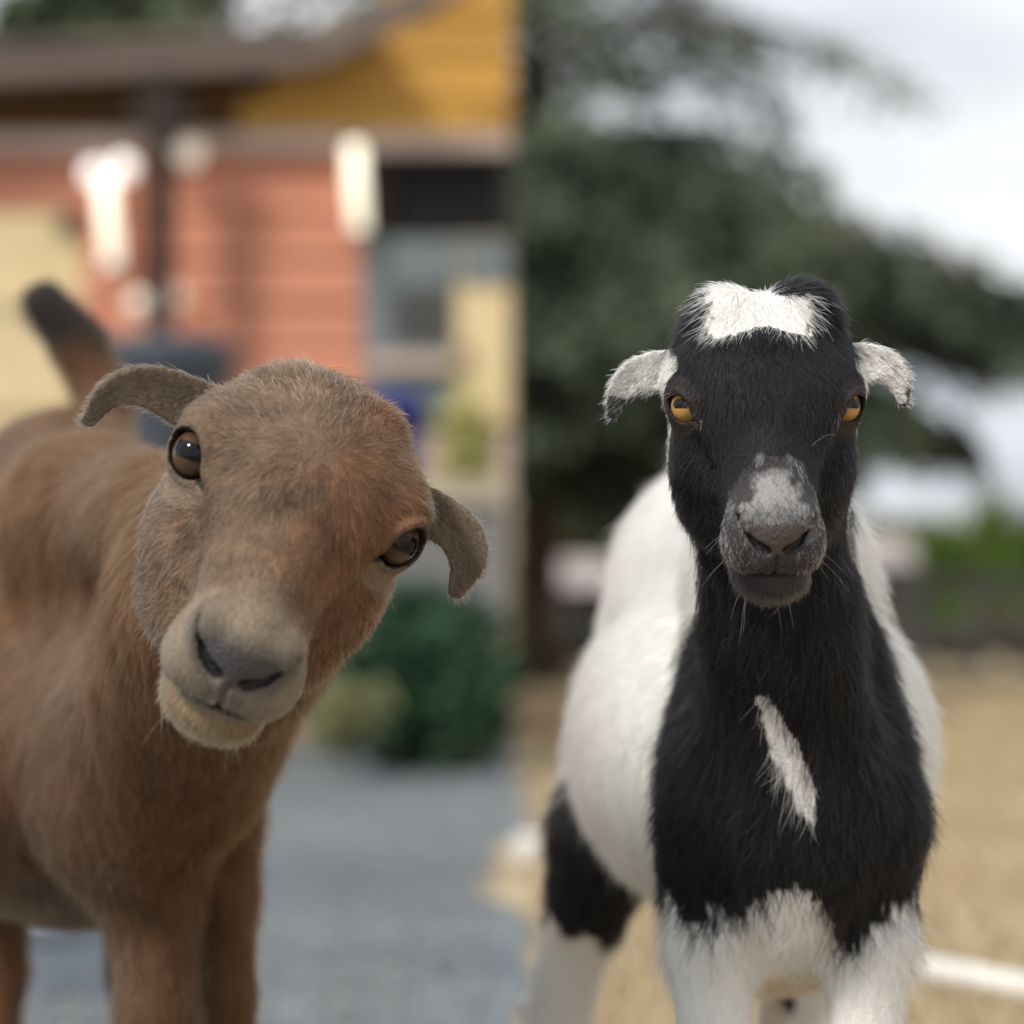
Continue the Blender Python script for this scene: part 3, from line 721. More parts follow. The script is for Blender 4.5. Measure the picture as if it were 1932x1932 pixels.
class Goat:
    def __init__(s, origin, scale, pitch, roll, yaw, opts, body, box, fine, coarse, headbox):
        s.O = np.array(origin, float); s.wx = np.array([opts.get('wx', 1.0), 1, 1]); s.s = scale / 1000.0; s.o = opts; s.body = body
        # columns: world directions of head x, f, u
        R0 = Matrix(((1, 0, 0), (0, -1, 0), (0, 0, 1)))              # x->X, f->-Y, u->Z (mirrored basis handled by columns)
        p = math.radians(pitch); r = math.radians(roll); y = math.radians(yaw)
        ex = Vector((1, 0, 0)); ef = Vector((0, -math.cos(p), -math.sin(p))); eu = Vector((0, -math.sin(p), math.cos(p)))
        T = Matrix.Rotation(r, 3, 'Y') @ Matrix.Rotation(y, 3, 'Z')
        s.B = np.array([T @ ex, T @ ef, T @ eu])                     # rows: head axes in the world
        s.box = box; s.fine = fine; s.coarse = coarse; s.hb = headbox
    def to_head(s, P): return (((P - s.O) @ s.B.T) / (s.s * s.wx)).astype(np.float32)
    def to_world(s, H): return (np.asarray(H, float) * s.s * s.wx) @ s.B + s.O
    def dir_world(s, d): return np.asarray(d, float) @ s.B
    def F(s, P):
        P = P.astype(np.float32)
        b = s.body(P)
        near = ((P - s.O) ** 2).sum(1) < (0.20 * s.s * 1000) ** 2
        h = np.full(len(P), 1.0, np.float32)
        if near.any(): h[near] = head_sdf(s.to_head(P[near]), s.o) * s.s
        far = ~near
        if far.any(): h[far] = np.sqrt(((P[far] - s.O) ** 2).sum(1)) - 0.15 * s.s * 1000
        return smin(h, b, 0.022)
    def mesh(s):
        axes = [dense_axis(s.box[k][0], s.box[k][1], s.hb[k][0], s.hb[k][1], s.fine, s.coarse) for k in range(3)]
        s.V, s.Q, s.N = nets(s.F, axes)
        s.HV = s.to_head(s.V)
        s.hd = np.full(len(s.V), 1.0); near = ((s.V - s.O) ** 2).sum(1) < (0.26 * s.s * 1000) ** 2
        s.hd[near] = head_sdf(s.HV[near], s.o) * s.s
        s.bd = s.body(s.V.astype(np.float32))
        return s

def ear(pts, w, t, n, cup, m=3):
    """Catmull-Rom resampling of the control points of an ear"""
    A = np.concatenate([np.array(pts, float), np.array(w, float)[:, None], np.array(t, float)[:, None], np.array(n, float)], 1)
    E = np.concatenate([[2 * A[0] - A[1]], A, [2 * A[-1] - A[-2]]])
    out = []
    for i in range(1, len(E) - 2):
        for k in range(m):
            u = k / m
            out.append(0.5 * (2 * E[i] + (E[i + 1] - E[i - 1]) * u + (2 * E[i - 1] - 5 * E[i] + 4 * E[i + 1] - E[i + 2]) * u * u + (3 * E[i] - E[i - 1] - 3 * E[i + 1] + E[i + 2]) * u ** 3))
    out.append(A[-1]); B = np.array(out)
    return dict(p=B[:, :3], w=np.maximum(B[:, 3], 2), t=B[:, 4], n=B[:, 5:8], cup=cup)
EN = [(0, .78, .55), (0, .80, .50), (-.1, .85, .40), (-.3, .85, .35), (-.35, .85, .35)]

# ---- the black and white goat
PIED_Y = 0.80
def pied_y(y): return 1.98 + (y - 1.98) / PIED_Y        # the body's own depth coordinate
def body_pied(P):
    P = P.astype(np.float32).copy(); P[:, 1] = pied_y(P[:, 1])
    d = cone(P, (.176, 2.065, .735), (.194, 2.125, .62), .055, .050)
    d = smin(d, cone(P, (.194, 2.125, .62), (.208, 2.20, .50), .050, .066), .03)
    d = smin(d, ell(P, (.209, 2.235, .475), (.074, .10, .105)), .04)          # brisket
    d = smin(d, cone(P, (.193, 2.15, .70), (.205, 2.32, .665), .045, .055), .04)   # crest to withers
    for sx in (-1, 1):
        d = smin(d, cone(P, (.209 + sx * .036, 2.30, .640), (.209 + sx * .058, 2.225, .468), .030, .044), .028)   # shoulder
        k = (.207 + sx * .058)
        d = smin(d, chain(P, [(k, 2.245, .43), (k, 2.235, .375), (k - sx * .002, 2.225, .30), (k - sx * .002, 2.215, .235), (k - sx * .002, 2.225, .19), (k, 2.225, .075), (k, 2.205, .03)],
                          [.038, .033, .0245, .024, .019, .0165, .023], .012), .018)
    d = smin(d, ell(P, (.199, 2.56, .505), (.148, .30, .145)), .06)           # barrel
    d = smin(d, cone(P, (.205, 2.33, .655), (.190, 2.85, .665), .05, .06), .06)     # back
    d = smin(d, ell(P, (.190, 2.84, .60), (.105, .14, .135)), .05)            # rump
    hl = [(.128, 2.86, .52), (.088, 2.80, .41), (.050, 2.90, .265), (.045, 2.925, .20), (.052, 2.90, .07), (.052, 2.88, .03)]
    d = smin(d, chain(P, hl, [.070, .050, .026, .027, .019, .024], .02), .04)
    d = smin(d, cone(P, (.046, 2.915, .235), (.018, 2.955, .232), .022, .014), .02)   # hock
    hr = [(.275, 2.86, .52), (.285, 2.80, .41), (.268, 2.92, .265), (.262, 2.945, .20), (.262, 2.92, .07), (.262, 2.90, .03)]
    d = smin(d, chain(P, hr, [.085, .055, .028, .028, .021, .025], .02), .04)
    d = smin(d, cone(P, (.262, 2.94, .235), (.268, 2.975, .232), .022, .014), .02)
    d = smin(d, chain(P, [(.190, 2.96, .69), (.185, 3.02, .73), (.18, 3.05, .77)], [.03, .022, .012], .01), .02)  # tail
    d = smin(d, ell(P, (.20, 2.33, .375), (.07, .10, .045)), .03)             # sternum
    return d * .9

pied_opts = dict(bump=1.0, bone=2.0, dome=49, skull=67, eye=.86, nose=1.2, lid=9.8,
    ear_r=ear([(50, -36, 12), (72, -34, 15), (90, -30, 14), (102, -24, 4), (106, -17, -12)], [17, 15, 13, 9, 4.0], [4.5, 3.6, 3.2, 3, 2.4], EN, -.30),
    ear_l=ear([(50, -36, 16), (70, -35, 21), (86, -31, 22), (97, -25, 14), (101, -18, -2)], [17, 15, 13, 9, 4.0], [4.5, 3.6, 3.2, 3, 2.4], EN, -.30))

# ---- the brown goat
def body_brown(P):
    P = P.astype(np.float32)
    d = cone(P, (-.150, 2.02, .69), (-.215, 2.17, .62), .068, .076)
    d = smin(d, cone(P, (-.215, 2.17, .62), (-.275, 2.34, .52), .076, .088), .04)
    d = smin(d, ell(P, (-.300, 2.37, .49), (.062, .10, .115)), .05)
    d = smin(d, cone(P, (-.21, 2.16, .68), (-.36, 2.50, .70), .05, .06), .05)       # crest
    d = smin(d, cone(P, (-.34, 2.46, .66), (-.325, 2.40, .46), .055, .065), .05)    # near shoulder
    d = smin(d, cone(P, (-.30, 2.46, .64), (-.268, 2.40, .47), .038, .038), .03)     # far shoulder
    for (kx, ky, r) in ((-.290, 2.35, 1.0), (-.240, 2.42, .74)):
        d = smin(d, chain(P, [(kx, ky + .02, .45), (kx, ky + .01, .385), (kx + .004, ky, .30), (kx + .006, ky - .01, .235), (kx + .006, ky, .19), (kx + .006, ky, .075), (kx + .006, ky - .02, .03)],
                          [.045 * r, .036 * r, .030 * r, .029 * r, .021, .019, .026], .012), .024)
    d = smin(d, ell(P, (-.40, 2.76, .50), (.175, .34, .185)), .06)                # barrel
    d = smin(d, cone(P, (-.37, 2.50, .69), (-.455, 3.02, .72), .055, .065), .06)
    d = smin(d, ell(P, (-.465, 3.03, .665), (.105, .15, .135)), .05)             # rump
    for (kx, ky) in ((-.405, 3.05), (-.545, 3.03)):
        d = smin(d, chain(P, [(kx, ky, .55), (kx, ky - .06, .43), (kx + .006, ky + .04, .28), (kx + .004, ky + .06, .215), (kx + .004, ky + .04, .075), (kx + .004, ky + .02, .03)],
                          [.085, .055, .027, .027, .020, .026], .02), .04)
        d = smin(d, cone(P, (kx + .006, ky + .05, .25), (kx + .006, ky + .09, .247), .022, .014), .02)
    d = smin(d, chain(P, [(-.44, 3.10, .77), (-.435, 3.13, .82), (-.465, 3.14, .88), (-.50, 3.13, .925)], [.036, .026, .027, .022], .012), .02)   # raised tail
    return d

brown_opts = dict(bump=0.0, bone=3.6, dome=41, skull=57, eye=1.0, lid=11.6, wx=1.06, nose=1.25,
    ear_r=ear([(50, -34, 8), (70, -34, 13), (92, -30, 15), (107, -24, 6), (112, -17, -14)], [17, 15, 12, 8.5, 3.6], [4.5, 3.8, 3.4, 3, 2.2], EN, -.30),
    ear_l=ear([(48, -34, 6), (68, -34, 9), (86, -30, 9), (98, -22, 0), (99, -10, -18)], [16, 14, 13, 11, 4.0], [4.5, 3.8, 3.4, 3, 2.2], EN, -.30))

HO = at(1441, 783, 2.0)
pied = Goat((HO.x, 2.0, HO.z), 0.97, 36, 0, 0, pied_opts, body_pied, ((-.03, .42), (1.80, 3.12), (-.01, .93)), 0.0018, 0.0075,
            ((.05, .30), (1.855, 2.09), (.60, .88)))
HB = at(546, 955, 1.92)
brown = Goat((HB.x, 1.93, HB.z), 1.21, 34, 23.5, 8, brown_opts, body_brown, ((-.66, -.02), (1.70, 3.24), (-.01, .99)), 0.0021, 0.008,
             ((-.29, -.01), (1.75, 2.05), (.52, .84)))
# ------------------------------------------------------------------ coats and fur
WHITE = np.array((.80, .785, .745)); BLACK = np.array((.0048, .0048, .0056))
def lerp(a, b, t): return a * (1 - t)[:, None] + b * t[:, None]
def C3(*c): return np.array(c)[None, :]

def seg2(x, z, a, b):
    a = np.array(a); b = np.array(b); ba = b - a
    t = np.clip(((x - a[0]) * ba[0] + (z - a[1]) * ba[1]) / (ba @ ba), 0, 1)
    return np.hypot(x - a[0] - t * ba[0], z - a[1] - t * ba[1]), t

def nose_pad(H, nk=1.0):
    """signed mm: negative on the bare nose pad"""
    X = np.abs(H[:, 0]) / nk; a = H[:, 1]; u = H[:, 2]
    q = np.hypot((X) / 17.0, (u + 9 - 0.012 * X * X) / 11.5) - 1
    return np.where(a > 112, q * 11, 20)

def on_head(g, P, H): return (((P - g.O) ** 2).sum(1) < (0.19 * g.s * 1000) ** 2) & (np.abs(H[:, 0]) < 75) & (H[:, 1] > -75) & (H[:, 2] > -95) | (np.abs(H[:, 0]) > 60) & (((P - g.O) ** 2).sum(1) < (0.15 * g.s * 1000) ** 2)

def coat_pied(g, P, r, skin=False):
    """colour of a hair rooted at P (r = one random number per hair)"""
    H = g.to_head(P); n = len(P)
    n1 = fbm(P, 60, 3) - .5; n2 = fbm(P, 220, 9) - .5
    x, y, z = P.T; y = pied_y(y)
    head = on_head(g, P, H)
    black = BLACK[None] * (0.5 + 0.6 * r[:, None] + 1.8 * (r[:, None] ** 5)) * np.where(fbm(P, 25, 31) > .52, 1.25, 1.0)[:, None]  # some hairs lighter, a sheen put into the black
    white = WHITE[None] * (0.90 + 0.12 * r[:, None])
    cream = C3(.62, .46, .27)
    # body
    j = (r - .5)
    yb = 2.315 - .42 * np.maximum(0, z - .52) + .03 * n1 + .018 * j
    isb = (y < yb)
    zb = .409 - .034 * np.exp(-((x - .247) / .018) ** 2) + .012 * np.exp(-((x - .205) / .02) ** 2) - .008 * np.exp(-((x - .15) / .02) ** 2) + .045 * n1 + .02 * n2 + .016 * j
    isb &= z > zb
    dl, t = seg2(x + .012 * n1, z, (.178, .566), (.219, .474))
    hw = .0112 * np.clip(np.sin(np.pi * (t * .82 + .14)), 0, 1) - .0006
    stripe = (dl < hw + .004 * n2 + .0035 * j) & (y < 2.22) & (r < .97 - .35 * (dl / (hw + 1e-5)))
    isb &= ~stripe
    hind = (y > 2.68) & (x < .135) & (z < .455 + .06 * n1) & (z > .305 + .9 * (.085 - x) * .5 + .05 * n1)
    isb |= hind
    isb |= (y > 2.68) & (x > .2) & (x < .262) & (z < .42) & (z > .02) & (y < 2.90)
    c = np.where(isb[:, None], black, white)
    warm = np.clip(1 - (z - .33) / .16, 0, 1) * (y > 2.27) * (z > .3) * .4 + np.clip(fbm(P, 9, 44) * 1.6 - .95, 0, 1) * .35
    c = np.where((~isb)[:, None], lerp(c, cream * (0.8 + .4 * r[:, None]), np.clip(warm, 0, 1) * .6), c)
    st = ((x > .165) & (x < .255) & (z < .40) & (y > 2.235))                 # yellowish hair below the brisket
    c = np.where((st & ~isb)[:, None], lerp(white, cream, .35 + .5 * r), c)
    hoof = z < .05
    c = np.where(hoof[:, None], C3(.03, .027, .025), c)
    # head
    X = H[:, 0]; a = H[:, 1]; u = H[:, 2]; v = .81 * u - .588 * a
    ch = black.copy()
    qa, qb, qg = eye_local(H, g.o.get('eye', 1.0)); eb = np.hypot(qa, qb)
    lid = (eb < 24) & (qg > -2) & (v < 30)
    ch = lerp(ch, C3(.040, .027, .023) * (.5 + r[:, None]), (lid & (r < .75)) * .55)
    tear = (qa > 9) & (qa < 27) & (np.abs(qb - 2.5) < 6) & (qg > -6)
    ch = np.where((tear & (r < .38))[:, None], C3(.42, .37, .33), ch)
    low = 56 + 7 * np.exp(-((X + 2) / 10) ** 2) - 5 * np.exp(-((X + 33) / 8) ** 2) - 3 * np.exp(-((X - 26) / 6) ** 2)
    patch = (v > low + 7 * n1 + 6 * n2 + 5 * j) & (X > -40 + 18 * n2 + 6 * j) & (X < 31 + 18 * n2 + 6 * j) & ((X < 6) | (v < 84 + 6 * n2)) & (a < 20)
    ch = np.where(patch[:, None], white, ch)
    # speckled muzzle
    n3 = fbm(P, 110, 61) - .5
    wid = 15 + 13 * sstep(-58, -68, v)
    bridge = sstep(-30, -46, v + 22 * n3) * (1 - sstep(-7, 7, np.abs(X) + 26 * n3 - wid)) * sstep(40, 60, a) * sstep(-22, -8, u) * (1 - .45 * sstep(-60, -72, v))
    lips = sstep(80, 100, a) * sstep(-48, -40, u) * (np.abs(X) > 12) * .6 * sstep(-16, -2, 12 - np.abs(u + 20) + 10 * n1)
    pw = np.maximum(bridge * .92, lips * .70) * np.clip(.72 + 2.2 * n2, 0, 1.2)
    spk = (r + .5 * n2 < pw) & (pw > .03)
    if skin: spk = np.zeros(n, bool); ch = lerp(ch, C3(.42, .41, .405) * np.ones((n, 1)), np.clip(bridge * .60 + lips * .10, 0, 1))
    ch = np.where((sstep(82, 100, a) > .3)[:, None] & ~spk[:, None] & (bridge < .25)[:, None], C3(.040, .036, .036) * (.6 + .8 * r[:, None]), ch)
    ch = np.where(spk[:, None], C3(.72, .70, .69) * (.7 + .5 * r[:, None]), ch)
    ch = np.where((nose_pad(H, g.o.get('nose', 1.0)) < 0)[:, None], C3(.085, .068, .064), ch)
    # ears
    er = np.abs(X) > 63 + 4 * n1
    dark = (r < .42 + .7 * n1 + 0.018 * (12 - u)) & (np.abs(X) > 66)
    ce = np.where(dark[:, None], C3(.06, .055, .055), white * .93)
    ch = np.where((er & (a < 0) & (eb > 24))[:, None], ce, ch)
    return np.where(head[:, None], ch, c)

def coat_brown(g, P, r, skin=False):
    H = g.to_head(P)
    n1 = fbm(P, 45, 5) - .5; n2 = fbm(P, 200, 8) - .5
    x, y, z = P.T
    head = on_head(g, P, H)
    c = C3(.125, .056, .022) * (.45 + 1.1 * r[:, None]) * (1 + .8 * n1[:, None])
    gr = np.clip(fbm(P, 6, 77) * 2.2 - .9, 0, 1) * .45 * (x < -.30)
    c = lerp(c, C3(.16, .125, .10) * (.8 + .4 * r[:, None]), gr)
    c = lerp(c, C3(.075, .045, .022) * np.ones((len(P), 1)), np.clip(fbm(P, 8, 21) * 2.5 - 1.25, 0, 1) * .8 * (z < .66) * (y < 2.45))
    tail = sstep(.86, .90, z + .02 * n1) * (y > 2.95)
    c = lerp(c, C3(.02, .015, .012) * np.ones((len(P), 1)), tail)
    c = np.where((z < .05)[:, None], C3(.03, .027, .025), c)
    X = H[:, 0]; a = H[:, 1]; u = H[:, 2]
    side = sstep(-8, 22, X + 30 * n1)                                        # redder on one side of the face: warm side light put into the coat
    ch = lerp(C3(.165, .103, .063) * np.ones((len(P), 1)), C3(.175, .078, .034) * np.ones((len(P), 1)), side * .85)
    ch = ch * (.28 + 1.3 * r[:, None]) * (1 + 1.1 * n1[:, None] + .5 * n2[:, None])
    ch = np.where((r > .90)[:, None], ch * 1.7, ch)
    muz = sstep(82, 122, a - 10 * np.clip((np.abs(X) - 24) / 10, 0, 1) + 30 * n1 + 14 * (r - .5) - .22 * np.clip(u, -20, 30)) * .92
    ch = lerp(ch, C3(.27, .215, .152) * (.45 + .95 * r[:, None]), muz)
    chin = sstep(-46, -52, u) * sstep(70, 92, a)
    ch = lerp(ch, C3(.31, .215, .115) * (.6 + .6 * r[:, None]), chin * .9)
    np_ = nose_pad(H, g.o.get('nose', 1.0))
    ch = lerp(ch, C3(.07, .06, .055) * np.ones((len(P), 1)), (1 - sstep(0, 9, np_)) * .75 * sstep(-30, -20, u + 6 * n2))
    ch = np.where((np_ < 0)[:, None], C3(.066, .060, .060), ch)
    lipd = np.exp(-((u + 24) / 9) ** 2) * (np.abs(X) < 10 + 10 * n1) * (a > 118)
    ch = lerp(ch, C3(.13, .11, .09) * np.ones((len(P), 1)), np.clip(lipd, 0, 1) * .7)
    ml = np.exp(-((u - mouth_u(np.abs(X), a)) / 4.5) ** 2) * sstep(62, 80, a)
    ch = lerp(ch, C3(.055, .040, .032) * np.ones((len(P), 1)), np.clip(ml * .9, 0, 1))  # shadow along the mouth line darkened into the hair
    qa, qb, qg = eye_local(H, g.o.get('eye', 1.0)); eb = np.hypot(qa, qb)
    ch = lerp(ch, C3(.28, .21, .15) * (.7 + .6 * r[:, None]), ((eb < 30) & (qb < -4) & (qg > -4)) * .5)
    ch = lerp(ch, C3(.10, .07, .05) * np.ones((len(P), 1)), ((eye_open(qa, qb, g.o['lid']) < 4) & (qg > 2)) * .5)
    er = (np.abs(X) > 62) & (a < 5) & (eb > 24)
    ch = np.where(er[:, None], C3(.17, .125, .088) * (.5 + .9 * r[:, None]), ch)
    return np.where(head[:, None], ch, c)

def fields(g, P, N, whorl, pied_):
    """per-vertex hair density, length and flow"""
    H = g.to_head(P); head = on_head(g, P, H)
    x, y, z = P.T; X = np.abs(H[:, 0]); a = H[:, 1]; u = H[:, 2]
    flow = np.tile(np.array((0.0, 0.55, -1.0)), (len(P), 1))
    if pied_: y = pied_y(y)
    L = np.full(len(P), .021); dens = np.full(len(P), 1.15e5); lift = np.full(len(P), .30)
    legs = z < .36
    L = np.where(legs, .013, L); flow[legs] = (0, .1, -1); lift = np.where(legs, .35, lift)
    if pied_:
        br = (z < .43) & (y < 2.30) & (z > .36); L = np.where(br, .026, L)
        L = np.where((y > 2.27) & ~legs, .024, L)
    tl = (z > .80) & (y > 2.9); L = np.where(tl, .024, L)
    # head
    w = H - np.array(whorl, np.float32)[None]
    fh = w / (np.linalg.norm(w, axis=1)[:, None] + 1e-6)
    fh = np.stack([fh[:, 0], fh[:, 1], fh[:, 2]], 1)
    jaw = sstep(-20, -50, u)[:, None]
    fh = fh * (1 - jaw) + jaw * np.array((0, -.5, -1.0))[None]
    chin = ((u < -46) & (a > 60))[:, None]; fh = np.where(chin, np.array((0, .15, -1.0))[None], fh)
    er = (X > 62) & (a < 5)
    fe = np.stack([np.sign(H[:, 0]), 0 * a + .25, -.35 + 0 * a], 1); fh = np.where(er[:, None], fe, fh)
    Lh = np.where(a > 60, .0055, .0085); Lh = np.where(a > 95, .0042, Lh)
    Lh = np.where((u < -30) & (a < 60), .011, Lh); Lh = np.where(chin[:, 0], .0085, Lh)
    if pied_:
        v = .81 * u - .588 * a
        Lh = np.where((v > 38) & ~er, .0085 + .0065 * sstep(38, 60, v), Lh)
    else:
        v = .81 * u - .588 * a
        Lh = np.where((v > 50) & ~er, .011, Lh)
    Lh = np.where(er, .0065, Lh)
    dh = np.full(len(P), 4.2e5); dh = np.where(a > 85, 9e5, dh); dh = np.where(er, 5e5, dh)
    if pied_: dh = dh * 1.0
    pad = nose_pad(H, g.o.get('nose', 1.0)); dh = np.where(pad < 1.0, 0, dh)
    qa, qb, qg = eye_local(H, g.o.get('eye', 1.0))
    al = eye_open(qa, qb, g.o['lid'])
    dh = np.where((al < 1.8) & (qg > 0), 0, dh)
    dh = np.where((qa > 11) & (qa < 22) & (np.abs(qb + 2.4 + .1 * (qa - 14)) < 2.6 - .12 * (qa - 11)) & (qg > -6), 0, dh)
    near = np.clip(al / 14.0, .18, 1); Lh = np.where(qg > -6, Lh * near, Lh)
    um = mouth_u(X, a)
    dh = np.where((np.abs(u - um) < np.where(a > 92, 4.4, 3.4)) & (a > 68), 0, dh)
    lh = np.where(er, .35, .26)
    flow = np.where(head[:, None], g.dir_world(fh), flow); L = np.where(head, Lh * g.s * 1000, L); dens = np.where(head, dh, dens); lift = np.where(head, lh, lift)
    dens = dens * np.where(N[:, 1] > .55, .35, 1.0) * np.where(z < .22, .35, 1)
    dens = np.where(z < .045, 0, dens)
    return dens, L, flow, lift

def make_fur(name, g, coat, whorl, mat, parent, pied_, seed):
    rng = np.random.default_rng(seed)
    V, N = g.V, g.N
    T = np.concatenate([g.Q[:, [0, 1, 2]], g.Q[:, [0, 2, 3]]])
    dens, L, flow, lift = fields(g, V, N, whorl, pied_)
    area = .5 * np.linalg.norm(np.cross(V[T[:, 1]] - V[T[:, 0]], V[T[:, 2]] - V[T[:, 0]]), axis=1)
    lam = area * dens[T].mean(1); lam[(dens[T] == 0).any(1)] = 0
    cnt = rng.poisson(lam); ti = np.repeat(np.arange(len(T)), cnt); n = len(ti)
    b = rng.random((n, 2)); m = b.sum(1) > 1; b[m] = 1 - b[m]; b = np.concatenate([1 - b.sum(1, keepdims=True), b], 1)
    def itp(A): return sum(A[T[ti, k]] * (b[:, k:k + 1] if A.ndim > 1 else b[:, k]) for k in range(3))
    P = itp(V); Nn = itp(N); Nn /= np.linalg.norm(Nn, axis=1)[:, None]; fl = itp(flow); ln = itp(L); lf = itp(lift)
    r = rng.random(n)
    colr = np.concatenate(list(POOL.map(lambda k: coat(g, P[k:k + 20000], r[k:k + 20000]), range(0, n, 20000))))
    nv = np.stack([fbm(P, 38, 100 + k, 2) - .5 for k in range(3)], 1)
    nv2 = np.stack([vnoise(P, 140, 200 + k) - .5 for k in range(3)], 1)
    fl = fl / (np.linalg.norm(fl, axis=1)[:, None] + 1e-9) + 1.1 * nv + .55 * nv2 + .22 * rng.standard_normal((n, 3))
    fl = fl - (fl * Nn).sum(1)[:, None] * Nn; fl /= np.linalg.norm(fl, axis=1)[:, None] + 1e-9
    ln = ln * (.55 + .75 * rng.random(n)) * (.75 + .5 * vnoise(P, 50, 55))
    ln = np.where(rng.random(n) < .015, ln * 1.6, ln)
    lf = lf * (.5 + 1.0 * rng.random(n))
    # clumps
    cs = np.clip(ln * .45, .0022, .011)
    q = P / cs[:, None]; i = np.floor(q)
    ii = i.astype(np.int64); J = np.stack([hash3(ii[:, 0], ii[:, 1], ii[:, 2], 300 + k) for k in range(3)], 1)
    dc = ((i + J) * cs[:, None] - P); dc = dc - (dc * Nn).sum(1)[:, None] * Nn
    KP = 5; ts = np.linspace(0, 1, KP)
    pts = np.empty((n, KP, 3), np.float32)
    curl = rng.standard_normal((n, 3)) * .10
    for k, t in enumerate(ts):
        pts[:, k] = P - Nn * .0006 + ln[:, None] * (fl * (t * .92) + Nn * (lf * (t - .42 * t * t) * 1.25)[:, None] + curl * t * t) + dc * (.74 * t ** 1.3) + np.array((0, 0, -1))[None] * (ln * .10 * t * t)[:, None]
    rad0 = np.where(ln > .012, .00019, np.where(ln > .005, .00015, .00013))
    rad = rad0[:, None] * np.array([1, .95, .82, .58, .16])[None]
    hc = bpy.data.hair_curves.new(name)
    hc.add_curves([KP] * n)
    hc.attributes['position'].data.foreach_set('vector', pts.ravel()) if 'position' in hc.attributes else hc.points.foreach_set('position', pts.ravel())
    ra = hc.attributes.get('radius') or hc.attributes.new('radius', 'FLOAT', 'POINT')
    ra.data.foreach_set('value', rad.astype(np.float32).ravel())
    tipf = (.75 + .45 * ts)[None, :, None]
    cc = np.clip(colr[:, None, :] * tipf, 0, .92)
    cc = np.concatenate([cc, np.ones((n, KP, 1))], 2).astype(np.float32)
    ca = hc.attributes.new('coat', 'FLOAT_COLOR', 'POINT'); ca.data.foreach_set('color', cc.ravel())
    hc.materials.append(mat)
    o = link(name, hc, None, parent)
    return o, n

def fur_material(name):
    m = bpy.data.materials.new(name); m.use_nodes = True; n = m.node_tree.nodes; l = m.node_tree.links; n.clear()
    out = n.new('ShaderNodeOutputMaterial'); at_ = n.new('ShaderNodeAttribute'); at_.attribute_name = 'coat'
    h = n.new('ShaderNodeBsdfHairPrincipled'); h.model = 'CHIANG'; h.parametrization = 'COLOR'
    h.inputs['Roughness'].default_value = .38; h.inputs['Radial Roughness'].default_value = .55; h.inputs['IOR'].default_value = 1.42
    h.inputs['Coat'].default_value = 0.0
    d = n.new('ShaderNodeBsdfDiffuse'); mxs = n.new('ShaderNodeMixShader'); mxs.inputs[0].default_value = .30
    l.new(at_.outputs['Color'], h.inputs['Color']); l.new(at_.outputs['Color'], d.inputs['Color'])
    l.new(h.outputs[0], mxs.inputs[1]); l.new(d.outputs[0], mxs.inputs[2]); l.new(mxs.outputs[0], out.inputs[0])
    return m

def skin_material(name):
    m, n, l, b = new_mat(name)
    a = n.new('ShaderNodeAttribute'); a.attribute_name = 'coat'; l.new(a.outputs['Color'], b.inputs['Base Color'])
    a2 = n.new('ShaderNodeAttribute'); a2.attribute_name = 'gloss'
    mr = n.new('ShaderNodeMapRange'); mr.inputs['To Min'].default_value = .75; mr.inputs['To Max'].default_value = .36
    l.new(a2.outputs['Fac'], mr.inputs[0]); l.new(mr.outputs[0], b.inputs['Roughness'])
    t = n.new('ShaderNodeTexCoord'); vo = n.new('ShaderNodeTexVoronoi'); vo.inputs['Scale'].default_value = 380
    bm = n.new('ShaderNodeBump'); bm.inputs['Strength'].default_value = .6; bm.inputs['Distance'].default_value = .0012
    l.new(t.outputs['Object'], vo.inputs['Vector']); l.new(vo.outputs['Distance'], bm.inputs['Height']); l.new(bm.outputs[0], b.inputs['Normal'])
    b.inputs['Specular IOR Level'].default_value = .35
    return m

